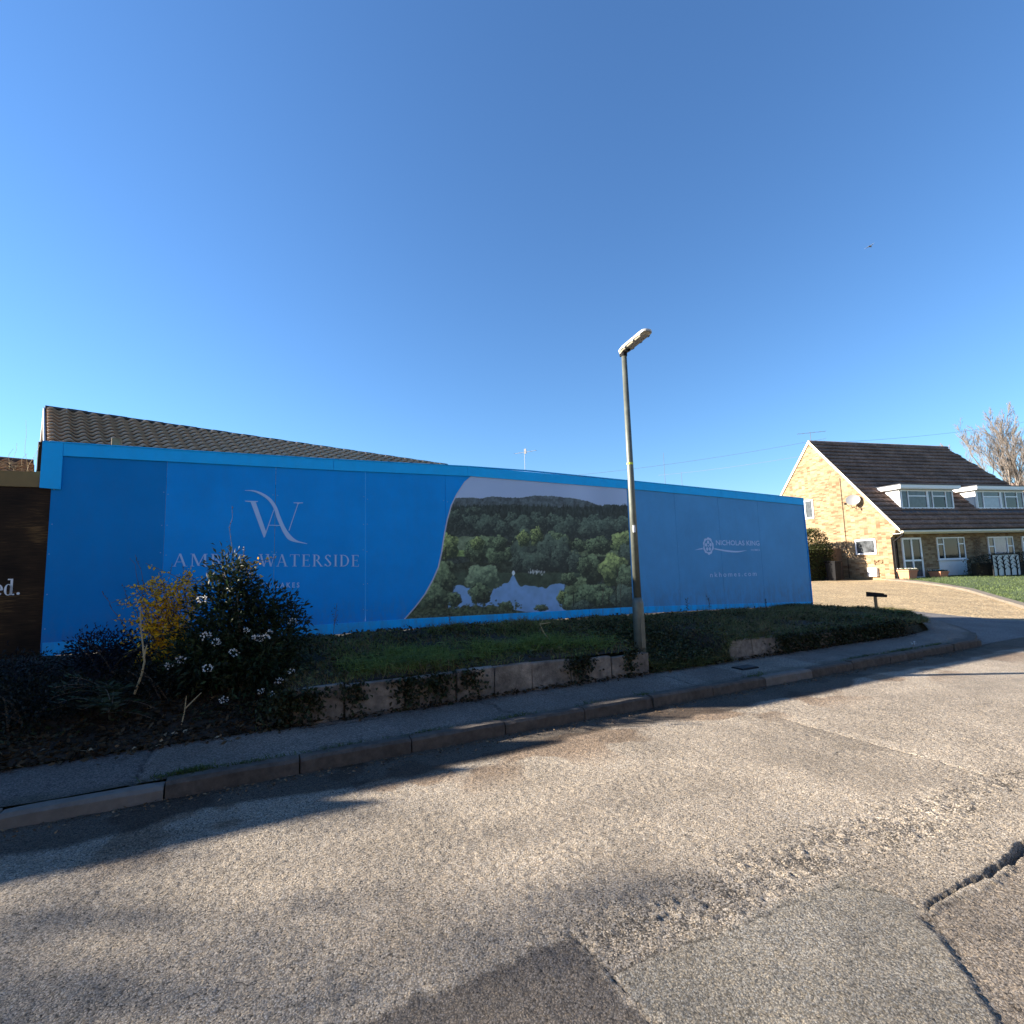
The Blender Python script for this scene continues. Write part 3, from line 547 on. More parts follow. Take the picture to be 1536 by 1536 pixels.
def font_line(txt, s0, s1, z0, z1, h, m_, name, bold=0.0, parent=None, spacing=1.0, y=-.0035):
    cu = bpy.data.curves.new(name, 'FONT'); cu.body = txt; cu.size = 1; cu.space_character = spacing; cu.offset = bold; cu.resolution_u = 3
    to = bpy.data.objects.new(name, cu); col.objects.link(to); dg = bpy.context.evaluated_depsgraph_get(); me = bpy.data.meshes.new_from_object(to.evaluated_get(dg)); bpy.data.objects.remove(to)
    me.materials.clear(); n = len(me.vertices); c = np.zeros(n * 3); me.vertices.foreach_get('co', c); c = c.reshape(-1, 3); x0, x1 = c[:, 0].min(), c[:, 0].max(); y1 = .72
    k = (s1 - s0) / (x1 - x0); v = np.zeros_like(c); v[:, 0] = s0 + (c[:, 0] - x0) * k; v[:, 2] = z0 + (z1 - z0) * (v[:, 0] - s0) / (s1 - s0) + c[:, 1] / y1 * h; v[:, 1] = y
    root = list(range(n))                                # one part for each letter
    def find(i):
        while root[i] != i: root[i] = root[root[i]]; i = root[i]
        return i
    polys = [tuple(p.vertices) for p in me.polygons]
    for p in polys:
        for q in p[1:]: root[find(q)] = find(p[0])
    isl = {}
    for p in polys: isl.setdefault(find(p[0]), []).append(p)
    for ps in isl.values():
        ids = sorted({i for p in ps for i in p}); mp_ = {i: k2 for k2, i in enumerate(ids)}; MB().add([v[i] for i in ids], [tuple(mp_[i] for i in p) for p in ps]).build(name, m_, parent or hd)
font_line('SOUTH LAKES', 2.187, 2.933, 1.425, 1.402, .072, m_letter, 'letter', .012, spacing=1.5)
# entwined V and A monogram
V1 = [(2.196, 2.662), (2.361, 2.661), (2.361, 2.652), (2.334, 2.643), (2.475, 2.225), (2.45, 2.128), (2.269, 2.643), (2.199, 2.652)]
flat('monogram_stroke', [[V1[0], V1[1], V1[2], V1[3], V1[6], V1[7]], [V1[6], V1[3], V1[4], V1[5]]], m_letter, hd)
flat('monogram_stroke', [[(2.45, 2.14), (2.462, 2.14), (2.578, 2.54), (2.568, 2.54)], [(2.508, 2.318), (2.679, 2.315), (2.679, 2.306), (2.508, 2.309)], [(2.894, 2.642), (2.904, 2.642), (2.785, 2.235), (2.774, 2.235)], [(2.838, 2.655), (2.967, 2.659), (2.967, 2.65), (2.92, 2.645), (2.9, 2.63), (2.88, 2.645), (2.838, 2.646)]], m_letter, hd, -.0045)
sw_t = [(2.192, 2.813), (2.302, 2.817), (2.414, 2.784), (2.529, 2.704), (2.607, 2.59), (2.657, 2.453), (2.717, 2.306), (2.787, 2.19), (2.885, 2.095), (3.034, 2.043)]
sw_b = [(2.192, 2.807), (2.284, 2.802), (2.377, 2.766), (2.492, 2.681), (2.566, 2.567), (2.61, 2.431), (2.66, 2.306), (2.719, 2.18), (2.808, 2.085), (3.034, 2.037)]
def smoothp(p, n=5):
    p = [np.array(q) for q in p]; p = [2 * p[0] - p[1]] + p + [2 * p[-1] - p[-2]]; o = []
    for i in range(1, len(p) - 2):
        for j in range(n):
            t = j / n; o.append(.5 * (2 * p[i] + (p[i + 1] - p[i - 1]) * t + (2 * p[i - 1] - 5 * p[i] + 4 * p[i + 1] - p[i + 2]) * t * t + (3 * p[i] - p[i - 1] - 3 * p[i + 1] + p[i + 2]) * t ** 3))
    return o + [p[-2]]
a, b = smoothp(sw_t), smoothp(sw_b)
flat('monogram_stroke', [[tuple(a[i]), tuple(a[i + 1]), tuple(b[i + 1]), tuple(b[i])] for i in range(len(a) - 1)], m_letter, hd, -.0055)
# rose emblem, swoosh and lettering of the builder
rc = (11.185, 1.937); rx, rz = .165, .195; P = []; N_ = 60
def rr(a): return 1.0 - .10 * abs(math.sin(a * 5 / 2 + .2)) ** 6 - .05 * (math.cos(a * 10) > .3)
for i in range(N_):
    A = [2 * math.pi * (i + d) / N_ + math.pi / 2 for d in (0, 1)]
    P.append([(rc[0] + rx * rr(A[0]) * math.cos(A[0]), rc[1] + rz * rr(A[0]) * math.sin(A[0])), (rc[0] + rx * rr(A[1]) * math.cos(A[1]), rc[1] + rz * rr(A[1]) * math.sin(A[1])),
              (rc[0] + rx * .70 * math.cos(A[1]), rc[1] + rz * .70 * math.sin(A[1])), (rc[0] + rx * .70 * math.cos(A[0]), rc[1] + rz * .70 * math.sin(A[0]))])
for k in range(5):
    a = math.pi / 2 + 2 * math.pi * k / 5; cx, cz = rc[0] + rx * .42 * math.cos(a), rc[1] + rz * .42 * math.sin(a)
    P.append([(cx + rx * .21 * math.cos(2 * math.pi * i / 10), cz + rz * .21 * math.sin(2 * math.pi * i / 10)) for i in range(10)])
P.append([(rc[0] + rx * .1 * math.cos(2 * math.pi * i / 8), rc[1] + rz * .1 * math.sin(2 * math.pi * i / 8)) for i in range(8)])
flat('rose_emblem', P, m_letter, hd)
t_ = smoothp([(11.36, 1.885), (11.5, 1.868), (11.77, 1.836), (12.08, 1.816), (12.38, 1.829)]); b_ = smoothp([(11.36, 1.862), (11.5, 1.838), (11.764, 1.80), (12.079, 1.785), (12.38, 1.827)])
flat('swoosh', [[tuple(t_[i]), tuple(t_[i + 1]), tuple(b_[i + 1]), tuple(b_[i])] for i in range(len(t_) - 1)], m_letter, hd)
flat('swoosh', [[(10.79, 1.852), (10.9, 1.862), (11.01, 1.866), (11.01, 1.895), (10.9, 1.88), (10.79, 1.855)]], m_letter, hd)
font_line('NICHOLAS KING', 11.42, 12.81, 1.955, 1.934, .112, m_letter, 'letter', .012)
font_line('HOMES', 12.511, 12.80, 1.815, 1.811, .042, m_letter, 'letter', .01, spacing=1.2)
font_line('nkhomes.com', 11.18, 12.63, 1.262, 1.243, .108, m_letter, 'letter', .004, spacing=1.45)

# ---- the printed lake picture: painted on a raster, carried as colours of a fine sheet
IH, IW = 500, 740; img = np.zeros((IH, IW, 3)); Yg, Xg = np.mgrid[0:IH, 0:IW] * 2.0
pr = np.random.default_rng(5)
def C8(*c): return np.array(c) / 255.0
img[:] = C8(132, 148, 178); img += ((vnoise(Xg, Yg, 160, 51) - .5) * .05)[..., None]
def fill(mask, c, noise=.12, sc=12): 
    img[mask] = (np.array(c) * (1 + (vnoise(Xg, Yg, sc, pr.integers(99)) - .5)[..., None] * 2 * noise * 1.5 + (vnoise(Xg, Yg, sc / 3, pr.integers(99)) - .5)[..., None] * 2 * noise))[mask]
hillx = [0, 330, 420, 500, 570, 640, 740, 840, 930, 1000, 1100, 1170, 1230, 1290, 1500]; hilly = [198, 195, 192, 198, 186, 190, 195, 180, 183, 188, 200, 215, 240, 249, 252]
fill(Yg > np.interp(Xg, hillx, hilly) + 5 * (vnoise(Xg, Yg, 8, 60) - .5), C8(66, 75, 80), .14, 16)
fill(Yg > 238 + 14 * (vnoise(Xg, Yg * 0, 9, 61)) + 8 * np.sin(Xg / 130), C8(44, 52, 50), .2, 9)
def dab(cx, cy, r, c, a=1.0, asp=1.0):
    x0, x1 = int((cx - r) / 2), int((cx + r) / 2) + 1; y0, y1 = int((cy - r * asp) / 2), int((cy + r * asp) / 2) + 1
    x0, y0 = max(0, x0), max(0, y0); x1, y1 = min(IW, x1), min(IH, y1)
    if x1 <= x0 or y1 <= y0: return
    d = ((Xg[y0:y1, x0:x1] - cx) / r) ** 2 + ((Yg[y0:y1, x0:x1] - cy) / (r * asp)) ** 2; m = (d < 1)[..., None] * a
    img[y0:y1, x0:x1] = img[y0:y1, x0:x1] * (1 - m) + c * m
for k in range(900):                                     # conifer wood on the slope
    x, y = pr.uniform(0, 1460), pr.uniform(245, 345); g = pr.uniform(.75, 1.25) * C8(42, 50, 47)
    for j in range(4): dab(x, y - 14 + j * 8, 2 + j * 1.6, g * (1.12 - j * .07), .8, 1.6)
def ptree(cx, cy, rx_, ry_, dk, lt, n=None):
    n = n or int(110 + rx_ * ry_ / 9); dk, lt = C8(*dk), C8(*lt)
    for k in range(24): a = pr.uniform(0, 6.28); q = pr.random() ** .5 * .75; dab(cx + q * math.cos(a) * rx_, cy + q * math.sin(a) * ry_, min(rx_, ry_) * .42, dk * .8, .6)
    for k in range(n):
        a = pr.uniform(0, 2 * math.pi); q = pr.random() ** .5; dx, dy = q * math.cos(a), q * math.sin(a); e_ = 1 + .15 * math.sin(a * 5 + cx)
        li = np.clip(.40 - .62 * dy - .34 * dx + .2 * math.sin(dx * 7 + cx) * math.cos(dy * 6) + pr.normal() * .2, 0, 1) * (k / n * .6 + .4)
        dab(cx + dx * rx_ * e_, cy + dy * ry_ * e_, max(3.0, min(rx_, ry_) * pr.uniform(.045, .12)), dk * (1 - li) + lt * li, .85)
G0, G1, G2 = ((36, 44, 43), (88, 104, 90)), ((34, 42, 36), (116, 134, 100)), ((40, 50, 38), (160, 172, 108))
for x in range(290, 1470, 46): ptree(x + pr.uniform(-15, 15), 350 + pr.uniform(-25, 25) + (x > 1100) * 20, pr.uniform(28, 45), pr.uniform(35, 60), *G0)
for a in [(340, 310, 45, 40), (460, 275, 60, 25), (545, 365, 72, 62), (640, 385, 50, 48), (770, 370, 75, 62), (875, 345, 38, 32), (1010, 400, 50, 85), (1060, 375, 50, 70), (1200, 390, 90, 60), (1290, 380, 70, 60), (1400, 370, 60, 60)]: ptree(*a, *G0)
fill((Yg > 430 + 12 * vnoise(Xg, Yg, 40, 62)) & (Yg < 545) & (Xg > 330) & (Xg < 480), C8(92, 104, 84), .12, 20)
fill((Yg > 520) & (Xg < 480) & (Yg < 560), C8(96, 112, 70), .15, 20)
fill((Yg > 470) & (Xg > 640) & (Yg < 700), C8(40, 48, 44), .2, 16)
fill((Yg > 520) & (Xg > 1040) & (Yg < 560), C8(92, 104, 80), .15, 20)
for a in [(440, 520, 40, 60), (480, 540, 48, 70), (540, 500, 60, 70), (600, 560, 60, 80), (620, 480, 45, 50), (680, 545, 32, 50), (740, 480, 42, 50), (1110, 490, 48, 40), (960, 460, 60, 55), (1020, 480, 50, 50), (1240, 490, 80, 55), (1210, 505, 60, 40)]: ptree(*a, *G1)
for a in [(790, 520, 85, 130), (850, 440, 38, 65), (770, 450, 40, 50)]: ptree(*a, *(G2 if a[2] < 60 else G0))
for a in [(920, 540, 65, 110), (1000, 550, 62, 110), (1090, 600, 45, 75), (830, 600, 90, 70), (720, 610, 40, 60)]: ptree(*a, *G0)
ptree(1390, 470, 75, 65, *G2); ptree(1420, 560, 60, 80, *G0)
fill((Yg > 585 + 20 * vnoise(Xg, Yg, 60, 63)) & (Xg < 700) & (Yg < 720), C8(46, 54, 46), .2, 18)
# water with the wood mirrored in it
shore = 655 + 10 * vnoise(Xg, Yg, 40, 64); wat = (Yg > shore) & (Xg > 300) & (Xg < 1120) & (Yg < 905)
fill(wat, C8(52, 64, 54), .1, 30)
refl = 742 + 30 * np.sin(Xg / 60) * vnoise(Xg, Yg * 0, 70, 65) + 16 * (vnoise(Xg, Yg * 0, 26, 66) - .5) - 45 * np.exp(-((Xg - 705) / 22) ** 2)
fill(wat & (Yg > refl), C8(100, 132, 172), .04, 60)
for k in range(40): dab(pr.uniform(800, 900), 655 + pr.normal() * 6, 3, C8(170, 175, 180), .6, 2.2)
dab(706, 662, 9, C8(190, 200, 220), .9, 1.6)
for a, g in [((300, 500, 62, 80), G2), ((250, 640, 85, 60), G1), ((260, 720, 80, 110), G1), ((210, 820, 110, 80), G1), ((340, 830, 40, 50), G1), ((515, 700, 105, 85), ((52, 64, 54), (128, 144, 114))), ((500, 790, 70, 60), G1), ((480, 480, 42, 40), G2)]: ptree(*a, *g)
for a, g in [((1190, 640, 80, 85), G1), ((1150, 620, 45, 60), G1), ((1330, 640, 85, 95), G2), ((1420, 700, 70, 90), G1), ((1100, 760, 75, 70), ((50, 60, 46), (120, 136, 100))), ((1200, 800, 110, 70), G1), ((1290, 820, 75, 60), G1), ((1400, 820, 80, 80), G0), ((1010, 820, 32, 50), G2), ((1075, 850, 60, 60), G1), ((1140, 880, 70, 45), G0), ((1050, 700, 50, 40), G1), ((660, 870, 45, 30), G1), ((880, 880, 45, 20), G1)]: ptree(*a, *g)
for x, y0, y1 in ((285, 500, 580), (215, 820, 900), (525, 780, 870), (1080, 780, 870), (1345, 720, 870), (1300, 790, 870)):
    for y in range(y0, y1, 3): dab(x + pr.normal() * 1.2, y, 3.2, C8(34, 34, 30), .9)
fill((Yg > 905 - .05 * (Xg - 20) - 26 * vnoise(Xg, Yg, 40, 67)) & (Xg < 800) & (Yg > 860 + np.maximum(0, Xg - 560) * .2), C8(60, 66, 52), .3, 10)
for k in range(260): x = pr.uniform(60, 760); dab(x, 905 - .05 * x + pr.normal() * 14, pr.uniform(3, 9), C8(56, 64, 46) * pr.uniform(.6, 1.5), .7)
img = np.clip(img, 0, 1)
lin = np.where(img <= .04045, img / 12.92, ((img + .055) / 1.055) ** 2.4)
PRINT_GAIN = 1.75
lin = np.clip(lin * PRINT_GAIN * np.array([.97, 1.0, .90]), 0, .85)
curve = [(5.681, 3.202), (5.545, 3.091), (5.394, 2.875), (5.29, 2.679), (5.214, 2.432), (5.154, 2.161), (5.107, 1.893), (5.048, 1.655), (4.949, 1.448), (4.812, 1.22), (4.65, 1.024), (4.467, 0.833)][::-1]
GW, GH = 440, 300; qv = np.linspace(0, 1, GH); cs_ = np.interp(qv, [(p[1] - .833) / (3.202 - .833) for p in curve], [p[0] for p in curve])
Sg = cs_[None, :] + np.linspace(0, 1, GW)[:, None] * (9.04 - cs_[None, :]); zb_ = np.interp(Sg, [0, 4.5, 9, 11.4, 14.5], [.86, .835, .755, .67, .555]) - .01
zt_ = np.interp(Sg, [3.4, 4.9, 5.6, 6.8, 9.14], [3.337, 3.352, 3.36, 3.352, 3.275]) - .155; Zg = zb_ + (zt_ - zb_) * qv[None, :]
h_ = [520.765075, -3.2889, -2296.772142, 30.819009, -515.261056, 1559.558808, 0.071609, 0.017607]      # layout of the print on the boards
dn = h_[6] * Sg + h_[7] * Zg + 1; px = (h_[0] * Sg + h_[1] * Zg + h_[2]) / dn / 2; py = (h_[3] * Sg + h_[4] * Zg + h_[5]) / dn / 2
px = np.clip(px, 0, IW - 1.01); py = np.clip(py, 0, IH - 1.01); xi = px.astype(int); yi = py.astype(int); fx = (px - xi)[..., None]; fy = (py - yi)[..., None]
cg = (lin[yi, xi] * (1 - fx) + lin[yi, xi + 1] * fx) * (1 - fy) + (lin[yi + 1, xi] * (1 - fx) + lin[yi + 1, xi + 1] * fx) * fy
cg[:3] = np.array([.45, .5, .6])                        # thin pale line along the curved edge
idx = np.arange(GW * GH).reshape(GW, GH)
mk('printed_picture', np.stack([Sg, np.full_like(Sg, -.0028), Zg], -1).reshape(-1, 3), np.stack([idx[:-1, :-1], idx[1:, :-1], idx[1:, 1:], idx[:-1, 1:]], -1).reshape(-1, 4), m_print, hd, colr=cg.reshape(-1, 3))
hd.children[-1]["label"] = "printed picture of a wooded lake with a curved left edge"

# ---- brown hoarding beside it
m_wood = bpy.data.materials.new('dark_wood_print'); m_wood.use_nodes = True
nt = m_wood.node_tree; ns = nt.nodes; L = nt.links; p = ns['Principled BSDF']; p.inputs['Roughness'].default_value = .6; p.inputs['Specular IOR Level'].default_value = .15
tc = ns.new('ShaderNodeTexCoord'); mp = ns.new('ShaderNodeMapping'); mp.inputs['Scale'].default_value = (1.0, 1, 14); L.new(tc.outputs['Object'], mp.inputs[0])
n1 = ns.new('ShaderNodeTexNoise'); n1.inputs['Scale'].default_value = 5; n1.inputs['Detail'].default_value = 8; n1.inputs['Roughness'].default_value = .7; L.new(mp.outputs[0], n1.inputs['Vector'])
n2_ = ns.new('ShaderNodeTexNoise'); n2_.inputs['Scale'].default_value = 1.6; L.new(tc.outputs['Object'], n2_.inputs['Vector'])
mm = ns.new('ShaderNodeMath'); mm.operation = 'MULTIPLY'; L.new(n1.outputs[0], mm.inputs[0]); L.new(n2_.outputs[0], mm.inputs[1])
rp = ns.new('ShaderNodeValToRGB'); e_ = rp.color_ramp.elements; e_[0].position = .14; e_[0].color = (.008, .004, .002, 1); e_[1].position = .46; e_[1].color = (.20, .105, .035, 1); k = e_.new(.29); k.color = (.035, .018, .008, 1)
L.new(mm.outputs[0], rp.inputs[0]); L.new(rp.outputs[0], p.inputs['Base Color'])
bh = empty('site_hoarding', S(0, -.03, 0), STREET_ROT, 'dark wood-effect hoarding with bronze top trim left of the blue one', 'hoarding')
for a, b, zt in ((-1.2, .035, 2.945), (-2.25, -1.2, 2.95), (-3.5, -2.25, 3.26), (-4.7, -3.5, 3.4), (-5.9, -4.7, 3.58), (-7.1, -5.9, 3.58), (-8.3, -7.1, 3.6)):  # taller panels at the left are unseen, added to lengthen the road shadow
    MB().prism([(a + .002, 0, .68), (b - .002, 0, .68), (b - .002, 0, zt), (a + .002, 0, zt)], (0, .018, 0)).build('panel', m_wood, bh)
    MB().prism([(a + .002, -.02, zt - .18), (min(b, -.072) - .002, -.02, zt - .18), (min(b, -.072) - .002, -.02, zt + .012), (a + .002, -.02, zt + .012)], (0, .018, 0)).build('capping_board', m_browncap, bh)
for k in range(6): MB().box(-.6 - k * 1.4, -.5 - k * 1.4, .03, .13, .4, 2.8).build('support_post', m_post, bh)
# the end of a word: e d .
def ring(cx, cz, rx_, rz_, th, a0, a1, n=18):
    o = []
    for i in range(n):
        A = [a0 + (a1 - a0) * (i + d) / n for d in (0, 1)]; W_ = [th * (.35 + .65 * abs(math.cos(a))) for a in A]
        o.append([(cx + rx_ * math.cos(A[0]), cz + rz_ * math.sin(A[0])), (cx + rx_ * math.cos(A[1]), cz + rz_ * math.sin(A[1])), (cx + (rx_ - W_[1]) * math.cos(A[1]), cz + (rz_ - W_[1] * .7) * math.sin(A[1])), (cx + (rx_ - W_[0]) * math.cos(A[0]), cz + (rz_ - W_[0] * .7) * math.sin(A[0]))])
    return o
zb0 = 1.448
flat('letter', ring(-.392, zb0 + .065, .044, .068, .024, .0, math.pi * 1.78) + [[(-.43, zb0 + .06), (-.352, zb0 + .06), (-.352, zb0 + .074), (-.43, zb0 + .074)]], m_letter_w, bh); bh.children[-1].location.x = .075
flat('letter', ring(-.300, zb0 + .065, .040, .068, .024, 0, 2 * math.pi) + [[(-.285, zb0), (-.262, zb0), (-.262, zb0 + .195), (-.285, zb0 + .195)], [(-.31, zb0 + .18), (-.28, zb0 + .18), (-.28, zb0 + .195), (-.31, zb0 + .195)], [(-.285, zb0), (-.243, zb0), (-.243, zb0 + .014), (-.285, zb0 + .014)]], m_letter_w, bh); bh.children[-1].location.x = .075
flat('letter', [[(-.208 + .016 * math.cos(k * math.pi / 5), zb0 + .016 + .016 * math.sin(k * math.pi / 5)) for k in range(10)]], m_letter_w, bh); bh.children[-1].location.x = .075

# ================================================================ LAMP POST
lp = empty('street_lamp', S(7.18, 2.42, .35), STREET_ROT, 'tall grey-green street lamp post standing at the end of the low slab wall', 'street lamp')
MB().tube([(0, 0, -.3), (0, 0, .70), (0, 0, .78)], [.078, .078, .058], 18).build('base_column', m_pole, lp, True)
MB().tube([(0, 0, .76), (0, 0, 2.2), (0, 0, 4.33)], [.054, .048, .038], 16).build('shaft', m_pole, lp, True)
MB().cbox(-.035, .035, -.083, -.075, .1, .52, .002).build('access_door', m_pole, lp)
MB().tube([(0, 0, 2.67), (0, 0, 2.70)], .0475, 14).build('reflective_band', m_yellowband, lp)
MB().cbox(-.05, -.012, -.055, -.040, 1.69, 1.79, .003).build('number_plate', m_white, lp)
MB().tube([(0, 0, 4.30), (0, 0, 4.40)], [.045, .05], 14).build('collar', m_black, lp)
# lantern: flat elongated head reaching over the road (local -y)
def lozenge(z0, z1, w0, w1, l0, l1, n=10):
    out = []
    for zz_, w_, l_ in ((z0, w0, l0), (z1, w1, l1)):
        ring_ = [(-w_ * .6, .055, zz_), (w_ * .6, .055, zz_)]
        ring_ += [(w_, -.05 - 0, zz_)] + [(w_ * math.cos(math.pi * k / n), -l_ - w_ * .9 * math.sin(math.pi * k / n), zz_) for k in range(n + 1)] + [(-w_, -.05, zz_)]
        out.append(ring_)
    return out
head = empty('lantern', (0, 0, 4.36)); head.parent = lp; head.rotation_euler = (R(-7), 0, 0)
def loft(rings):
    b = MB(); n = len(rings[0])
    for r2 in rings: b.v += [tuple(q) for q in r2]
    for i in range(len(rings) - 1): b.f += [(i * n + k, i * n + (k + 1) % n, (i + 1) * n + (k + 1) % n, (i + 1) * n + k) for k in range(n)]
    b.f.append(tuple(range(n - 1, -1, -1))); b.f.append(tuple((len(rings) - 1) * n + k for k in range(n))); return b
r1, r2 = lozenge(.015, .04, .083, .085, .50, .50); r3, r4 = lozenge(.062, .072, .07, .04, .48, .40)
loft([r1, r2, r3, r4]).build('shell', m_head, head, False)
r1, r2 = lozenge(-.008, .014, .060, .075, .45, .48); loft([r1, r2]).build('bowl', m_bowl, head)
MB().tube([(0, -.10, -.028), (0, -.10, 0)], [.028, .034], 10).build('photocell_boss', m_black, head)
for x in (-.086, .078):
    for y in (-.12, -.30, -.46): MB().box(x, x + .008, y - .02, y + .02, .0, .05).build('clip', m_metal, head)
MB().box(-.03, .03, .03, .07, -.04, .02).build('bracket', m_black, head)

# ================================================================ BUNGALOW BEHIND THE HOARDING
RD = np.array([.718, .695, 0]); RD /= np.linalg.norm(RD); BR = math.atan2(RD[1], RD[0])
bg_ = empty('bungalow', (-12.6, 13.5, 0.6), BR, 'bungalow with weathered pantile roof rising behind the blue hoarding', 'house')
ZR = 5.68; PT = R(29); LEN = 13.5; WD = 4.2           # local: x along ridge, y>0 away from the street, slope runs down to -y
MB().prism([(.25, -WD + .4, 0), (.25, WD - .4, 0), (.25, WD - .4, ZR - (WD - .4) * math.tan(PT) - .12), (.25, 0, ZR - .12), (.25, -WD + .4, ZR - (WD - .4) * math.tan(PT) - .12)], (LEN - .5, 0, 0)).build('wall', m_brickS, bg_)
roofB = MB().add([(0, 0, ZR - .03), (LEN, 0, ZR - .03), (LEN, -WD, ZR - .03 - WD * math.tan(PT)), (0, -WD, ZR - .03 - WD * math.tan(PT)), (0, WD, ZR - .03 - WD * math.tan(PT)), (LEN, WD, ZR - .03 - WD * math.tan(PT))], [(0, 1, 2, 3), (1, 0, 4, 5)]).build('roof', m_ridge, bg_)
def pantile():
    n = 10; w_, g_ = .30, .38; vv = []
    for y, dz in ((0, 0.0), (-g_, .095)):
        for i in range(n + 1):
            t = i / n; z = .042 * math.sin(2 * math.pi * (t - .05)) + .006
            vv.append((t * w_ * 1.04, y, z + dz))
    for i in range(n + 1): v = vv[n + 1 + i]; vv.append((v[0], v[1] + .10, v[2] - .085))
    ff = [(i, n + 1 + i, n + 2 + i, i + 1) for i in range(n)] + [(n + 1 + i, 2 * n + 2 + i, 2 * n + 3 + i, n + 2 + i) for i in range(n)]
    b = MB(); b.add(vv, ff); me = b.mesh('roof_tile'); me.materials.append(m_pantile); me.polygons.foreach_set('use_smooth', [True] * len(me.polygons)); return me
tile_me = pantile(); cols = int((LEN - .05) / .30); gauge = .30; tiles = []
for j in range(int(WD / math.cos(PT) / gauge)):
    for i in range(cols):
        d = j * gauge + .06; tiles.append((i * .30 + .03, -d * math.cos(PT), ZR + .03 - d * math.sin(PT), i, j))
near = sorted(tiles, key=lambda t: (t[4] > 9) * 100 + t[3] + t[4] * .01)[:300]; nset = set((t[3], t[4]) for t in near)
rest = MB(); tv = [tuple(v.co) for v in tile_me.vertices]; tf = [tuple(p.vertices) for p in tile_me.polygons]; Rt = Matrix.Rotation(PT, 3, 'X')
for t in tiles:
    if (t[3], t[4]) in nset:
        o = bpy.data.objects.new('roof_tile', tile_me); col.objects.link(o); o.parent = roofB; o.location = t[:3]; o.rotation_euler = (PT + random.uniform(-.012, .012), 0, random.uniform(-.012, .012))
    else: rest.add([Rt @ Vector(v) + Vector(t[:3]) for v in tv], tf)
props(rest.build('roof_tiles_rest', m_pantile, roofB, True), kind='stuff')
for k in range(int(LEN / .45)):
    x0 = k * .45; pr_ = [(-.13, -.06), (-.10, -.02), (-.05, .015), (0, .025), (.05, .015), (.10, -.02), (.13, -.06)]
    MB().prism([(x0 + .004, a, ZR + .05 + b + (.008 if k % 2 else 0)) for a, b in pr_], (.442, 0, 0)).build('ridge_tile', m_ridge, roofB)
for sg_ in (-1, 1): MB().prism([(-.03, 0, ZR + .02), (-.03, sg_ * WD, ZR + .02 - WD * math.tan(PT)), (-.03, sg_ * WD, ZR - .16 - WD * math.tan(PT)), (-.03, 0, ZR - .16)], (.03, 0, 0)).build('bargeboard', m_whiteboard, bg_)
MB().tube([(-.05, -.9, 3.0), (-.05, -.9, 4.55)], .045, 8).build('downpipe', m_black, bg_)
# lower side roof on the left
SRZ = 4.15
sr = MB().add([(-5, .3, SRZ), (-.12, .3, SRZ), (-.12, -2.4, SRZ - 1.1), (-5, -2.4, SRZ - 1.1), (-5, 2.4, SRZ - 1.0), (-.12, 2.4, SRZ - 1.0)], [(0, 3, 2, 1), (0, 1, 5, 4)]).build('side_roof', m_ridge, bg_)
PT2 = math.atan(1.1 / 2.7)
for j in range(6):
    for i in range(16):
        d = .05 + j * .30; o = bpy.data.objects.new('roof_tile', tile_me); col.objects.link(o); o.parent = sr; o.location = (-4.95 + i * .30, .3 - d * math.cos(PT2), SRZ + .06 - d * math.sin(PT2)); o.rotation_euler = (PT2, 0, random.uniform(-.015, .015))
MB().prism([(-4.98, a, SRZ + .08 + b) for a, b in ((.18, -.07), (.22, .02), (.3, .06), (.38, .02), (.42, -.07))], (4.84, 0, 0)).build('ridge_tile', m_ridge, sr)
MB().box(-4.9, .2, -2.0, 2.2, 0, SRZ - 1.15).build('side_wall', m_brickF, bg_)
# dry climber on the gable corner
A, B, ra, rb = [], [], [], []
for k in range(26):
    p = np.array([-.2 + random.uniform(-.25, .1), -1.2 + random.uniform(-.4, .4), 3.2]); d = np.array([random.uniform(-.45, .15), random.uniform(-.3, .3), 1.0]); r0_ = .007
    for j in range(random.randint(5, 9)):
        q = p + unit(d) * .2; A.append(p); B.append(q); ra.append(r0_); rb.append(r0_ * .85); r0_ *= .85; p = q; d = d + rng.normal(size=3) * .45; d[2] = max(d[2], -.2)
cl = empty('bare_climber', (-12.6, 13.5, .6), BR, 'tangle of bare dry climber stems on the gable corner of the bungalow', 'climber')
segs_mesh('stems', A, B, ra, rb, m_paletwig, cl, 4)
# timber post rising behind the hoarding
tp = MB().cbox(-.05, .05, -.05, .05, 0, 2.86, .006).build('timber_post', m_post); tp.location = S(.645, -.16, .62); tp.rotation_euler = (0, 0, STREET_ROT); props(tp, 'short rough timber post showing above the blue hoarding trim', 'post')

# ================================================================ HOUSE ON THE RIGHT
PHI = R(15); HB = (18.59, 25.29, .4); HSX, HSY = .945, 1.03
hs = empty('house', HB, PHI, 'buff brick chalet house with steep brown tiled roof and two white dormers', 'house'); hs.scale = (HSX, HSY, 1)
EV, EZ, AV, AZ = -.50, 2.45, 4.16, 7.98; TP = (AZ - EZ) / (AV - EV); HP = math.atan(TP); RV = 2 * AV - EV
def rz_(v): return EZ + (v - EV) * TP
def umax(v): return 11.4 + (AV - v) * .50
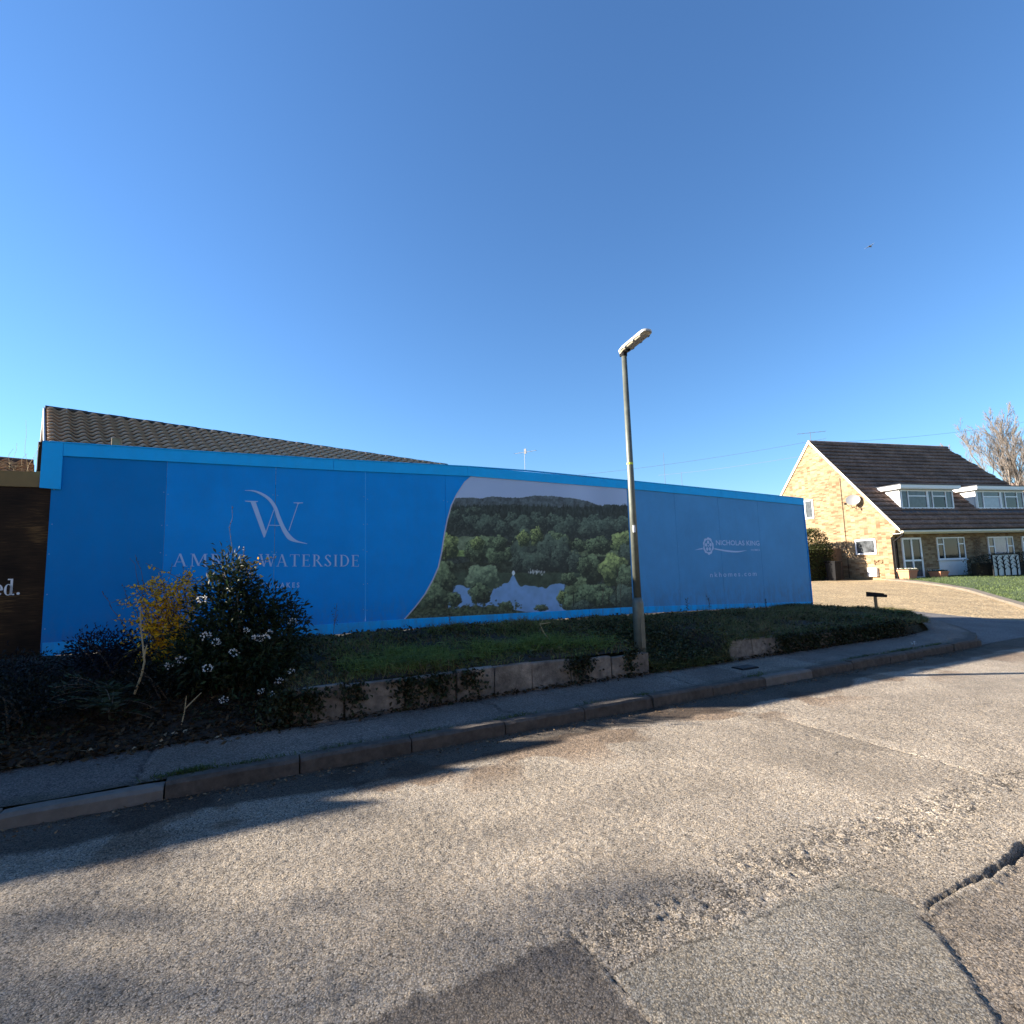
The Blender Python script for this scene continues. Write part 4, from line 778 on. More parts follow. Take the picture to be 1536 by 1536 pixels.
# walls
gp = [(0, 0), (0, 2.10), (-.12, 2.18), (-.12, 2.28), (-.26, 2.34), (-.26, 2.44), (-.40, 2.46), (-.42, rz_(-.42) - .10), (AV, AZ - .10), (RV - .1, rz_(-.42) - .10), (RV - .5, 2.4), (RV - .5, 0)]
MB().prism([(0, a, b) for a, b in gp], (.25, 0, 0)).build('gable_wall', m_brickS, hs)
MB().box(.25, 13.2, 0.002, .25, 0, 2.42).build('front_wall', m_brickF, hs)
MB().box(12.95, 13.2, .25, RV - .5, 0, 2.42).build('side_wall', m_brickS, hs)
MB().box(.25, 13.2, RV - .75, RV - .5, 0, 2.42).build('rear_wall', m_brickF, hs)
# roof: courses of ribbed tiles
rf = MB().add([(-.06, EV, EZ - .05), (umax(EV), EV, EZ - .05), (umax(AV), AV, AZ - .05), (-.06, AV, AZ - .05), (-.06, RV, EZ - .05), (umax(EV), RV, EZ - .05)], [(0, 1, 2, 3), (3, 2, 5, 4), (1, 5, 2)]).build('roof', m_ridge, hs)
SL = (AV - EV) / math.cos(HP); NC = 22; gz = SL / NC; V, F, nb2 = [], [], 0; prf = []
for k in range(7): t = k / 6; prf.append((t * .3, .026 * max(0, math.sin(2 * math.pi * t)) ** .8 if t < .5 else .004))
for j in range(NC):
    d0, d1 = j * gz, (j + 1) * gz + .03; v1 = EV + d0 * math.cos(HP); v0 = EV + d1 * math.cos(HP); nt_ = int((umax(v1) + .05) / .3); xs_, zs_ = [], []
    off = random.uniform(-.01, .01)
    for i in range(nt_):
        jz = random.uniform(-.006, .006)
        for (a, b) in prf[:6]: xs_.append(-.05 + i * .3 + a + off); zs_.append(b + jz)
    xs_ = np.array(xs_); zs_ = np.array(zs_); n = len(xs_)
    def row(d, lift):
        return np.stack([xs_, np.full(n, EV + d * math.cos(HP)) - math.sin(HP) * (zs_ + lift), EZ + d * math.sin(HP) + math.cos(HP) * (zs_ + lift)], 1)
    r_lo, r_hi, r_lip = row(d0, .07), row(d1, .005), row(d0 + .05, -.005)
    V += [r_lip, r_lo, r_hi]; i_ = np.arange(n - 1)
    F += [np.stack([nb2 + i_, nb2 + i_ + 1, nb2 + n + i_ + 1, nb2 + n + i_], 1), np.stack([nb2 + n + i_, nb2 + n + i_ + 1, nb2 + 2 * n + i_ + 1, nb2 + 2 * n + i_], 1)]; nb2 += 3 * n
props(mk('roof_tiles', np.concatenate(V), np.concatenate(F), m_rooftile, rf), kind='stuff')
for k in range(26):
    x0 = -.05 + k * .44; MB().prism([(x0 + .004, AV + a, AZ + .04 + b) for a, b in ((-.13, -.10), (-.09, 0), (0, .05), (.09, 0), (.13, -.10))], (.432, 0, 0)).build('ridge_tile', m_rooftile, rf)
# verge boards on the gable
MB().prism([(-.06, EV - .02, EZ - .10), (-.06, EV - .02, EZ + .05), (-.06, AV, AZ + .07), (-.06, AV, AZ - .11)], (.055, 0, 0)).build('bargeboard', m_cream, hs)
MB().prism([(-.06, RV + .02, EZ - .10), (-.06, RV + .02, EZ + .05), (-.06, AV + .001, AZ + .07), (-.06, AV + .001, AZ - .11)], (.055, 0, 0)).build('bargeboard', m_cream, hs)
MB().box(.0, 13.3, EV - .03, EV + .0, EZ - .17, EZ - .03).build('fascia', m_cream, hs)
MB().prism([(.0, EV - .03 - a, EZ - .06 + b) for a, b in ((.0, 0), (.0, -.07), (.03, -.10), (.08, -.10), (.11, -.06), (.11, 0))], (13.3, 0, 0)).build('gutter', m_cream, hs)
MB().box(.0, 13.3, EV, .0, EZ - .19, EZ - .17).build('soffit', m_whiteboard, hs)
MB().tube([(.12, EV - .05, EZ - .1), (.12, EV - .02, EZ - .25), (.12, -.06, EZ - .55), (.12, -.06, .05)], .045, 8).build('downpipe', m_black, hs)
MB().tube([(.28, -.06, EZ - .2), (.28, -.06, .05)], .03, 8).build('downpipe', m_black, hs)
def window(parent, u0, u1, z0, z1, yf, mull, transom, panes, name='window', bar=.055, d=.05, tz=None):
    """white frame: outer bars, mullions, transoms; panes are sub-parts.  mull: inner u positions; transom: {bay: z}"""
    b = MB(); b.box(u0, u1, yf - d, yf, z0, z0 + bar); b.box(u0, u1, yf - d, yf, z1 - bar, z1); b.box(u0, u0 + bar, yf - d, yf, z0 + bar, z1 - bar); b.box(u1 - bar, u1, yf - d, yf, z0 + bar, z1 - bar)
    for m in mull: b.box(m - bar / 2, m + bar / 2, yf - d, yf, z0 + bar, z1 - bar)
    ed = [u0] + list(mull) + [u1]; cells = []
    for i in range(len(ed) - 1):
        a = ed[i] + (bar if i == 0 else bar / 2); c = ed[i + 1] - (bar if i == len(ed) - 2 else bar / 2)
        if i in transom: z = transom[i]; b.box(a, c, yf - d, yf, z - bar / 2, z + bar / 2); cells += [(a, c, z0 + bar, z - bar / 2), (a, c, z + bar / 2, z1 - bar)]
        else: cells.append((a, c, z0 + bar, z1 - bar))
    w_ = b.build(name, m_white, parent)
    for k, (a, c, e0, e1) in enumerate(cells): MB().box(a, c, yf - d * .45, yf - d * .3, e0, e1).build('pane', panes[k % len(panes)], w_)
    return w_
# ground floor front
dr = window(hs, .66, 1.98, .05, 2.08, 0, [1.30], {0: .95, 1: .95}, [m_glass2, m_glass], 'front_door', .09, .06)
MB().tube([(1.86, -.09, .98), (1.86, -.09, 1.12)], .014, 6).build('handle', m_metal, dr)
MB().box(.60, 2.05, -.35, -.001, 0, .05).build('door_step', m_kerb, hs)
window(hs, 3.1, 5.1, .95, 2.07, 0, [3.56, 4.64], {0: 1.72, 2: 1.72}, [m_glass, m_glass, m_glass, m_glass, m_glass])
MB().box(3.04, 5.16, -.09, -.001, .90, .948).build('window_sill', m_white, hs)
MB().box(3.12, 5.10, -.025, -.001, .14, .895).build('panel', m_whiteboard, hs)
window(hs, 6.85, 8.8, .95, 2.05, 0, [7.32, 8.33], {0: 1.55, 2: 1.55}, [m_glass2, m_glass2, m_blind, m_glass2, m_glass2])
MB().box(6.8, 8.86, -.09, -.001, .90, .948).build('window_sill', m_white, hs)
window(hs, 9.5, 10.9, .05, 2.05, 0, [10.2], {0: 1.7, 1: .95}, [m_glass2, m_glass], 'front_door', .09, .06)
# gable windows
def gable_window(v0, v1, z0, z1, pm, label=None):
    b = MB(); bar = .07
    for q in ((v0, v1, z0, z0 + bar), (v0, v1, z1 - bar, z1), (v0, v0 + bar, z0 + bar, z1 - bar), (v1 - bar, v1, z0 + bar, z1 - bar)): b.box(-.05, -.001, q[0], q[1], q[2], q[3])
    w_ = b.build('window', m_white, hs); MB().box(-.03, -.018, v0 + bar, v1 - bar, z0 + bar, z1 - bar).build('pane', pm, w_); return w_
w1 = gable_window(.76, 1.88, 1.32, 2.10, mat('floral_blind_glass', base=(.06, .065, .07), rough=.08, spec=.6, var=.95, vscale=3.2)); gable_window(4.25, 4.85, 3.5, 4.6, m_glass2)
MB().cbox(-.16, -.001, .78, 1.26, .2, .63, .01).build('meter_box', m_whiteboard, hs)
MB().tube([(-.03, 2.4, 5.5), (-.03, 2.4, .1)], .012, 5).build('cable', m_black, hs)
# two metal wall ornaments
for k, (v_, z_) in enumerate(((.62, .93), (.92, .90))):
    b = MB(); pts = [(-.03, v_ + .16 * math.cos(t) * (1 - t / 9), z_ + .12 * math.sin(t) * (1 - t / 12)) for t in np.linspace(0, 5.5, 14)] if k == 0 else [(-.03, v_ + .02 * math.sin(t * 3), z_ + .13 - t * .26) for t in np.linspace(0, 1, 8)]
    b.tube(pts, .022, 5)
    if k: b.tube([(-.03, v_ - .08, z_ + .02), (-.03, v_ + .07, z_ - .06)], .018, 5)
    o = b.build('wall_ornament', m_post); o.location = HB; o.rotation_euler = (0, 0, PHI); o.scale = (HSX, HSY, 1); props(o, 'curled bronze ornament on the brick gable below the small window' if k == 0 else 'small dark lizard-like ornament on the gable beside the curled one', 'ornament')
# dormers
def dormer(u0, u1, gm):
    f = .40; zb0_, zt = rz_(f) + .02, 4.60; back = EV + (zt + .12 - EZ) / TP
    d = empty('dormer', (0, 0, 0)); d.parent = hs
    for u_ in (u0, u1 - .06): MB().prism([(u_, f + .02, zb0_ - .05), (u_, f + .02, zt), (u_, back, zt), (u_, back, zt - .04)], (.06, 0, 0)).build('cheek', m_whiteboard, d)
    MB().box(u0, u1, f + .06, f + .09, zb0_ - .03, zt - .001).build('face', m_whiteboard, d)
    MB().box(u0 - .22, u1 + .2, f - .22, back + .25, zt + .002, zt + .05).build('soffit_board', m_white, d)
    MB().box(u0 - .25, u1 + .23, f - .25, back + .3, zt + .05, zt + .2).build('fascia', m_white, d)
    MB().box(u0 - .29, u1 + .27, f - .29, back + .32, zt + .2, zt + .235).build('felt_roof', m_flash, d)
    MB().prism([(u0 - .1, f - .03, zb0_ - .10), (u0 - .1, f - .25, rz_(f - .25) + .06), (u0 - .1, f + .02, rz_(f + .02) + .07)], (u1 - u0 + .2, 0, 0)).build('flashing', m_flash, d)
    n = u1 - u0; c = u0 + n / 2
    w_ = window(hs, u0 + .08, u1 - .06, zb0_ + .06, zt - .05, f + .06, [u0 + .15 * n, c - .02, c + .06 + .0, u0 + .60 * n, u0 + .85 * n], {1: 4.25, 4: 4.25}, gm, 'window', .055, .06); w_.parent = d
    return d
dormer(1.52, 5.42, [m_glass2, m_glass2, m_glass2, m_white, m_glass2, m_glass, m_glass2, m_glass2]); dormer(7.12, 11.0, [m_glass2, m_blind, m_glass2, m_white, m_glass2, m_glass, m_glass, m_glass2])

def house_thing(name, u, v, z, label, cat, rz=0.0, group=None):
    c, s_ = math.cos(PHI), math.sin(PHI); u, v = u * HSX, v * HSY; return empty(name, (HB[0] + u * c - v * s_, HB[1] + u * s_ + v * c, HB[2] + z), PHI + rz, label, cat, group)
# satellite dish
sdh = house_thing('satellite_dish', 0, 1.7, 4.1, 'grey satellite dish fixed high on the brick gable', 'dish')
b = MB(); n_, m_ = 6, 18
for i in range(n_ + 1):
    for j in range(m_): r = .33 * i / n_; a = 2 * math.pi * j / m_; b.v.append((-.34 + r * r * -.5 + .1 * 0, r * 1.0 * math.cos(a), r * .85 * math.sin(a)))
for i in range(n_): b.f += [(i * m_ + j, i * m_ + (j + 1) % m_, (i + 1) * m_ + (j + 1) % m_, (i + 1) * m_ + j) for j in range(m_)]
dd = b.build('reflector', m_dish, sdh, True); dd.rotation_euler = (0, R(12), R(32))
MB().tube([(0, 0, -.3), (-.2, 0, -.3), (-.3, 0, -.05)], .02, 6).build('bracket', m_metal, sdh)
MB().tube([(-.33, .05, -.25), (-.72, -.12, -.12)], .012, 5).build('arm', m_metal, sdh); MB().cbox(-.80, -.70, -.16, -.08, -.17, -.07, .01).build('receiver', m_black, sdh)
# aerials
def aerial(name, loc, mast, label, rz, boom=.9, nel=7, el=.32):
    t = empty(name, loc, rz, label, 'aerial'); MB().tube([(0, 0, 0), (0, 0, mast)], .013, 6).build('mast', m_metal, t); MB().tube([(-boom * .6, 0, mast - .05), (boom * .5, 0, mast - .05)], .012, 5).build('boom', m_metal, t)
    for k in range(nel): x = -boom * .6 + boom * 1.1 * k / (nel - 1); MB().tube([(x, -el / 2, mast - .05), (x, el / 2, mast - .05)], .006, 4).build('element', m_metal, t)
    return t
c, s_ = math.cos(PHI), math.sin(PHI)
aerial('tv_aerial', (HB[0] + .15 * c - AV * HSY * s_, HB[1] + .15 * s_ + AV * HSY * c, HB[2] + AZ - .6), 1.2, 'thin television aerial on the ridge end of the brick house', R(160), 1.3, 6, .4)
ar = aerial('tv_aerial', (.85, 30.0, 5.0), 3.45, 'television aerial rising above the middle of the blue hoarding', R(150), 1.3, 5, .35)
MB().box(-.12, .02, -.02, .02, 3.3, 3.6).build('panel_antenna', m_dish, ar)
for k, (x, z) in enumerate(((12.15, 10.3), (13.47, 8.7))):
    o = MB().tube([(0, 0, 0), (0, 0, z)], [.03, .012], 6).build('whip_mast', m_wire); o.location = (x, 40, 0); props(o, 'taller thin whip mast far behind the blue hoarding' if k == 0 else 'shorter thin whip mast far behind the blue hoarding', 'mast')
# terracotta planters by the door
def planter(u, v, r, h, label, green):
    t = house_thing('planter', u, v, 0, label, 'planter'); b = MB(); q = [(-1, -1), (1, -1), (1, 1), (-1, 1)]
    b.add([(x * r * .8, y * r * .8, 0) for x, y in q] + [(x * r, y * r, h) for x, y in q] + [(x * r * 1.1, y * r * 1.1, h) for x, y in q] + [(x * r * 1.1, y * r * 1.1, h + .07) for x, y in q] + [(x * r * .92, y * r * .92, h + .07) for x, y in q] + [(x * r * .9, y * r * .9, h - .02) for x, y in q],
          [(3, 2, 1, 0)] + [(4 * k + i, 4 * k + (i + 1) % 4, 4 * k + 4 + (i + 1) % 4, 4 * k + 4 + i) for k in range(5) for i in range(4)] + [(20, 21, 22, 23)])
    b.build('pot', m_terra, t); n = 160; P = np.stack([rng.uniform(-r, r, n), rng.uniform(-r, r, n), np.full(n, h)], 1); D = np.stack([rng.normal(size=n) * .5, rng.normal(size=n) * .5, np.ones(n)], 1)
    leaves_mesh('foliage', P, D, .16, .05, m_leaf, t, colr=np.array([green]) * rng.uniform(.6, 1.4, (n, 1))); n = 40
    leaves_mesh('flowers', P[:n] + [0, 0, .1], D[:n], .06, .06, m_flower_w, t)['kind'] = 'stuff'
planter(-.10, -.7, .27, .46, 'large square terracotta planter at the corner of the brick house', (.08, .12, .05)); planter(2.35, -.45, .27, .32, 'shaded terracotta planter under the wall right of the front door', (.04, .08, .03))
# trellis on the front wall
tr = house_thing('trellis', 5.72, -.06, .5, 'dark diamond trellis fixed to the brick front between two windows', 'trellis')
for k in range(8):
    for sgn in (-1, 1): MB().tube([(.25 - sgn * .25, -.01 * sgn, k * .17), (.25 + sgn * .25, -.01 * sgn, k * .17 + .35)], .012, 4).build('lath', m_fence, tr)
# low dark front hedge and the cut-metal screen before it
def hedge_thing(name, root, x0, x1, y0, y1, h, n, colr_, label, leaf=.055, round_=.25, zb=0):
    props(root, label, 'hedge'); P = []
    while len(P) < n:
        x, y, z = random.uniform(x0, x1), random.uniform(y0, y1), random.uniform(0, h) ; e1 = min(x - x0, x1 - x, y - y0, y1 - y, h - z)
        if e1 > .22 and random.random() < .85: continue
        tx = (x - (x0 + x1) / 2) / ((x1 - x0) / 2); 
        if z > h - round_ * abs(tx) ** 3 * 1.2: continue
        P.append((x, y, z))
    P = np.array(P); cen = np.array([(x0 + x1) / 2, (y0 + y1) / 2, h * .5]); D = unit(P - cen) + rng.normal(size=(n, 3)) * .7
    b = MB().box(x0 + .25, x1 - .25, y0 + .25, y1 - .25, -.1, h - .3 - round_ * .8); b.build('core', m_soil, root)
    leaves_mesh('foliage', P, D, leaf * rng.uniform(.7, 1.3, n), leaf * .55, m_leaf, root, colr=np.array([colr_]) * rng.uniform(.5, 1.5, (n, 1)))
hedge_thing('hedge', house_thing('hedge', 3.75, -1.3, 0, None, None), 0, 8.5, 0, .7, 1.22, 9000, (.018, .022, .012), 'low dark clipped hedge along the front of the brick house', .06)
hedge_thing('hedge', house_thing('hedge', -3.4, 2.3, 0, None, None), 0, 2.25, 0, 4.5, 2.75, 26000, (.05, .06, .018), 'tall dark rounded hedge between the hoarding end and the brick gable', .10, 1.0)
sc_ = house_thing('garden_screen', 4.28, -1.62, .12, 'black cut-metal tree screen with pale backing before the low hedge', 'screen')
MB().box(0, 1.78, 0, .015, 0, .98).build('backing', m_grille, sc_); fb = MB(); fb.box(-.03, 0, -.02, .03, -.12, 1.02); fb.box(1.78, 1.81, -.02, .03, -.12, 1.02); fb.box(0, 1.78, -.02, .03, .98, 1.02); fb.box(0, 1.78, -.02, .03, -.04, 0); fb.build('frame', m_black, sc_)
for k in range(4):
    b = MB(); x = .25 + k * .43; b.tube([(x, -.015, 0), (x + .02, -.015, .5), (x - .02, -.015, .95)], [.035, .025, .015], 5)
    for j in range(7): z = .22 + j * .1; sg_ = (-1) ** j; b.tube([(x, -.015, z), (x + sg_ * .12, -.015, z + .12), (x + sg_ * .2, -.015, z + .14)], [.018, .014, .008], 4)
    b.build('cut_tree', m_black, sc_)
# side fence and a bin
fn = house_thing('side_fence', -.95, 2.75, 0, 'weathered board fence between the tall hedge and the brick gable', 'fence')
for k in range(9): MB().cbox(k * .104, k * .104 + .099, 0, .02, .03, 1.68 + random.uniform(-.01, .01), .003).build('board', m_fence, fn)
for z in (.35, 1.3): MB().box(0, .93, .021, .06, z, z + .08).build('rail', m_fence, fn)
MB().cbox(.9, .99, -.02, .07, 0, 1.74, .006).build('post', m_post, fn)
bn = house_thing('wheelie_bin', -1.62, 1.95, 0, 'black wheeled bin standing in shade before the board fence', 'bin', R(8))
b = MB(); q = [(-.24, -.27), (.24, -.27), (.24, .27), (-.24, .27)]; b.add([(x * .82, y * .82, .06) for x, y in q] + [(x, y, .96) for x, y in q], [(3, 2, 1, 0), (4, 5, 6, 7)] + [(i, (i + 1) % 4, 4 + (i + 1) % 4, 4 + i) for i in range(4)]); b.build('body', m_black, bn)
MB().prism([(-.27, -.31, .965), (.27, -.31, .965), (.27, .3, 1.0), (-.27, .3, 1.0)], (0, 0, .05)).build('lid', m_black, bn); MB().tube([(-.22, .33, .98), (.22, .33, .98)], .02, 6).build('handle', m_black, bn)
for x in (-.25, .21): MB().tube([(x, .25, .1), (x + .04, .25, .1)], .1, 12).build('wheel', m_black, bn)
# overhead wires
def wire(p, q, sag, name, label, r=.007):
    n = 24; pts = [Vector(p).lerp(Vector(q), t) - Vector((0, 0, sag * 4 * t * (1 - t))) for t in np.linspace(0, 1, n)]
    props(MB().tube(pts, r, 5).build(name, m_wire), label, 'wire')
wire((-2.0, 33, 7.15), (17.3, 27.5, 8.1), .35, 'overhead_wire', 'upper thin wire crossing the sky behind the lamp post to the house')
wire((10.5, 36, 7.8), (17.0, 28.6, 7.45), .1, 'overhead_wire', 'lower thin wire running to the gable of the brick house')
wire((20.0, 30.0, 8.45), (46, 42, 12.9), .3, 'overhead_wire', 'thin wire rising over the tiled roof towards the bare tree')

# ================================================================ SMALL THINGS ON THE VERGE
sg = empty('low_sign', S(15.5, .9, float(verge_z(15.5, .9)) + .02), STREET_ROT + R(-6), 'small dark nameboard on a short post at the verge corner', 'sign')
MB().box(-.03, .03, -.02, .02, -.2, .38).build('post', m_post, sg)
b = MB().prism([(-.30, -.03, .36), (.36, -.03, .31), (.38, -.03, .37), (.28, -.03, .385), (.27, -.03, .41), (-.29, -.03, .47)], (0, .03, 0)).build('board', m_black, sg)

# ================================================================ VEGETATION
def jit(n, lo=.5, hi=1.5): return rng.uniform(lo, hi, (n, 1))
def green(n, c, sp=.25): return np.clip(np.array([c]) * jit(n, .45, 1.55) * (1 + rng.normal(size=(n, 3)) * sp * .4), .002, 1)
# grass over the bank
n = 62000; s_ = rng.uniform(2.4, 17.0, n); q = rng.random(n); nn = q * np.where((s_ > 2.75) & (s_ < 7.15) | (s_ > 8.75) & (s_ < 13.2), 2.5, nlim(s_)) * .995 + .03
keep = vnoise(s_, nn, .5, 71) + .35 * rng.random(n) > .48; s_, nn = s_[keep], nn[keep]; n = len(s_)
P = SA(s_, nn, verge_z(s_, nn) - .01); D = SA(0, 0, 0)[None] * 0 + np.stack([rng.normal(size=n) * .45, rng.normal(size=n) * .45 - .25, np.full(n, 1.0)], 1)
tallf = sstep(.5, .7, vnoise(s_, nn, .7, 72)); Lb = (.05 + .09 * rng.random(n)) * (1 + .9 * tallf * np.where((s_ > 3.4) & (s_ < 7.2), 1.0, .7)) * np.where(nn < .35, .55, 1.0)
cg = np.where(((s_ > 3.2) & (s_ < 7.2))[:, None], np.array([[.15, .18, .048]]), np.array([[.135, .145, .052]])); cg = cg * jit(n, .5, 1.5); br_ = rng.random(n) < .30; cg[br_] = np.array([.20, .14, .07]) * jit(br_.sum(), .6, 1.4)
o = blades_mesh('verge_grass', P, D, Lb, .007, m_blade, colr=cg, bend=.5); props(o, 'rough dark grass growing over the shaded verge bank', 'grass', kind='stuff')
n = 5000; s_ = np.concatenate([rng.uniform(7.2, 8.75, 1800), rng.uniform(8.7, 16.5, 1700), rng.uniform(12.9, 14.3, 1500)]); nn = np.concatenate([2.52 + .1 * rng.random(1800), nlim(s_[1800:3500]) - .02 - .1 * rng.random(1700), .06 + .12 * rng.random(1500)])
P = SA(s_, nn, np.where(nn > 2.58, .13, verge_z(s_, np.minimum(nn, 2.58))) - .01); D = rng.normal(size=(n, 3)) * .5 + np.array([[0, 0, 1.0]]) + ND[None] * .25
o = blades_mesh('edge_grass', P, D, .06 + .11 * rng.random(n), .006, m_blade, colr=np.array([[.095, .115, .038]]) * jit(n, .4, 1.6), bend=.6); props(o, 'ragged grass along the edges of the verge', 'grass', kind='stuff')
# long tufts hanging over the slab wall
n = 5200; cs = rng.uniform(3.4, 6.9, 38); k = rng.integers(0, 38, n); s_ = cs[k] + rng.normal(size=n) * .10; nn = 2.05 + .35 * rng.random(n) - .45 * (rng.random(38)[k]); P = SA(s_, nn, verge_z(s_, np.minimum(nn, 2.45)) - .01)
D = SD[None] * rng.normal(size=(n, 1)) * .45 + ND[None] * (rng.normal(size=(n, 1)) * .5 + .2) + np.array([[0, 0, 1.0]])
o = blades_mesh('long_grass_tufts', P, D, .12 + .2 * rng.random(n), .006, m_blade, colr=np.array([[.16, .21, .045]]) * jit(n, .5, 1.5), bend=.9); props(o, 'longer green grass tufts hanging over the slab wall', 'grass', kind='stuff')
# ivy and ground cover
n = 15000; s_ = rng.uniform(2.3, 17.0, n); nn = rng.random(n) ** .8 * np.minimum(nlim(s_), 2.52); keep = (vnoise(s_, nn, .42, 73) > .48) | (rng.random(n) < .12); s_, nn = s_[keep], nn[keep]; n = len(s_)
P = SA(s_, nn, verge_z(s_, nn) + .01 + .07 * rng.random(n) * np.where(nn < .4, .3, 1.0)); D = rng.normal(size=(n, 3)) * np.array([1, 1, .45]) + np.array([0, -.3, .15])
o = leaves_mesh('ground_ivy', P, D, .045 * rng.uniform(.6, 1.4, n), .04, m_leaf, colr=green(n, (.060, .064, .026))); props(o, 'dark ivy and weeds covering the verge bank', 'ivy', kind='stuff')
n = 5200; s_ = 7.95 + rng.normal(size=n) * .45; nn = rng.uniform(.9, 2.62, n); P = SA(s_, nn, verge_z(s_, nn) + .02 + .09 * rng.random(n)); D = rng.normal(size=(n, 3)) * np.array([1, 1, .5]) + np.array([0, -.5, .2])
o = leaves_mesh('bank_weeds', P, D, .05 * rng.uniform(.5, 1.5, n), .03, m_leaf, colr=green(n, (.055, .062, .026))); props(o, 'leafy weeds on the bare bank right of the lamp post', 'weeds', kind='stuff')
# trailing ivy on the slab walls (hangs in patches)
Pl, Dl = [], []
for c_, w_ in ((2.6, .16), (2.68, .12), (2.85, .2), (3.3, .15), (3.85, .2), (4.2, .2), (4.6, .15), (6.05, .22), (6.85, .12), (9.9, .35), (10.5, .5), (11.3, .5), (12.1, .6), (12.8, .5)):
    m = int(420 * w_ / .3); s1 = c_ + rng.normal(size=m) * w_ * .5; dep = np.abs(rng.normal(size=m)) * (.17 if c_ < 9 else .22); z1 = np.clip(.47 - dep, .13, .6) - .05 * (s1 > 8); Pl.append(SA(s1, 2.60 + .05 * rng.random(m), z1)); Dl.append(ND[None] * .5 + rng.normal(size=(m, 3)) * .6 + np.array([[0, 0, -.3]]))
P = np.concatenate(Pl); D = np.concatenate(Dl); o = leaves_mesh('trailing_ivy', P, D, .045 * rng.uniform(.6, 1.4, len(P)), .036, m_leaf, colr=green(len(P), (.030, .036, .016))); props(o, 'dark ivy trailing in patches down the slab walls', 'ivy', kind='stuff')
# leaf litter on the bare bank and along the gutter
n = 11000; s_ = rng.uniform(-4, 2.75, n); nn = 2.62 - np.abs(rng.normal(size=n)) * .75 + (rng.random(n) < .16) * .12 * np.abs(rng.normal(size=n)); nn[:1400] = 2.60 + np.abs(rng.normal(size=1400)) * .05; s_[:1400] = rng.uniform(-3, 13.5, 1400); keep = nn > 0; s_, nn = s_[keep], nn[keep]; n = len(s_); P = SA(s_, nn, np.where(nn > 2.6, .13, verge_z(s_, nn)) + .008 + .02 * rng.random(n)); D = rng.normal(size=(n, 3)) * np.array([1, 1, .3])
cl_ = np.array([[.050, .037, .022]]) * jit(n, .25, 1.5); pk = rng.random(n) < .025; cl_[pk] = np.array([.28, .22, .14]) * jit(pk.sum(), .6, 1.3)
o = leaves_mesh('leaf_litter', P, D, .055 * rng.uniform(.5, 1.5, n), .03, m_litter, colr=cl_, fold=.15); props(o, 'brown leaf litter lying on the shaded bank', 'leaves', kind='stuff')
n = 1500; s_ = rng.uniform(-1, 13, n); nn = 3.58 + np.abs(rng.normal(size=n)) * .10; P = SA(s_, nn, .006 + .008 * rng.random(n)); D = rng.normal(size=(n, 3)) * np.array([1, 1, .2])
o = leaves_mesh('gutter_debris', P, D, .026 * rng.uniform(.4, 1.6, n), .013, m_litter, colr=np.array([[.13, .09, .055]]) * jit(n, .3, 1.7), fold=.15); props(o, 'scattered leaf debris lying in the gutter', 'debris', kind='stuff')
# grass and moss in the joint behind the kerb
Pl = []
for c_, w_, m in ((1.95, .22, 420), (2.4, .25, 160), (3.0, .3, 130), (3.8, .3, 110), (4.75, .25, 120), (5.6, .15, 60), (6.35, .12, 70), (8.2, .2, 90), (10.6, .5, 260), (11.6, .5, 260), (12.5, .3, 150)):
    Pl.append(SA(c_ + rng.normal(size=m) * w_ * .5, 3.415 + rng.normal(size=m) * .02 - .06 * (c_ < 2.1) * rng.random(m), np.full(m, .105)))
P = np.concatenate(Pl); n = len(P); D = rng.normal(size=(n, 3)) * .7 + np.array([[0, 0, .8]])
o = blades_mesh('kerb_weeds', P, D, .03 + .05 * rng.random(n), .005, m_blade, colr=np.array([[.055, .085, .02]]) * jit(n, .4, 1.5), bend=.7); props(o, 'small grass weeds in the joint between kerb and pavement', 'weeds', kind='stuff')
# lawn grass
e2 = resample(edge_l, rng.uniform(1.0, 3.9, 26000)); n = len(e2); s_ = e2[:, 0] + .5 + rng.random(n) ** 1.3 * 16; nn = e2[:, 1]; P = SA(s_, nn, drive_z(s_, nn) + .07); D = rng.normal(size=(n, 3)) * .4 + np.array([[0, 0, 1.0]])
o = blades_mesh('lawn_grass', P, D,   .05 + .06 * rng.random(n), .014, m_blade, colr=np.array([[.10, .135, .045]]) * jit(n, .5, 1.5)); props(o, 'sunlit green lawn grass before the brick house', 'grass', kind='stuff')

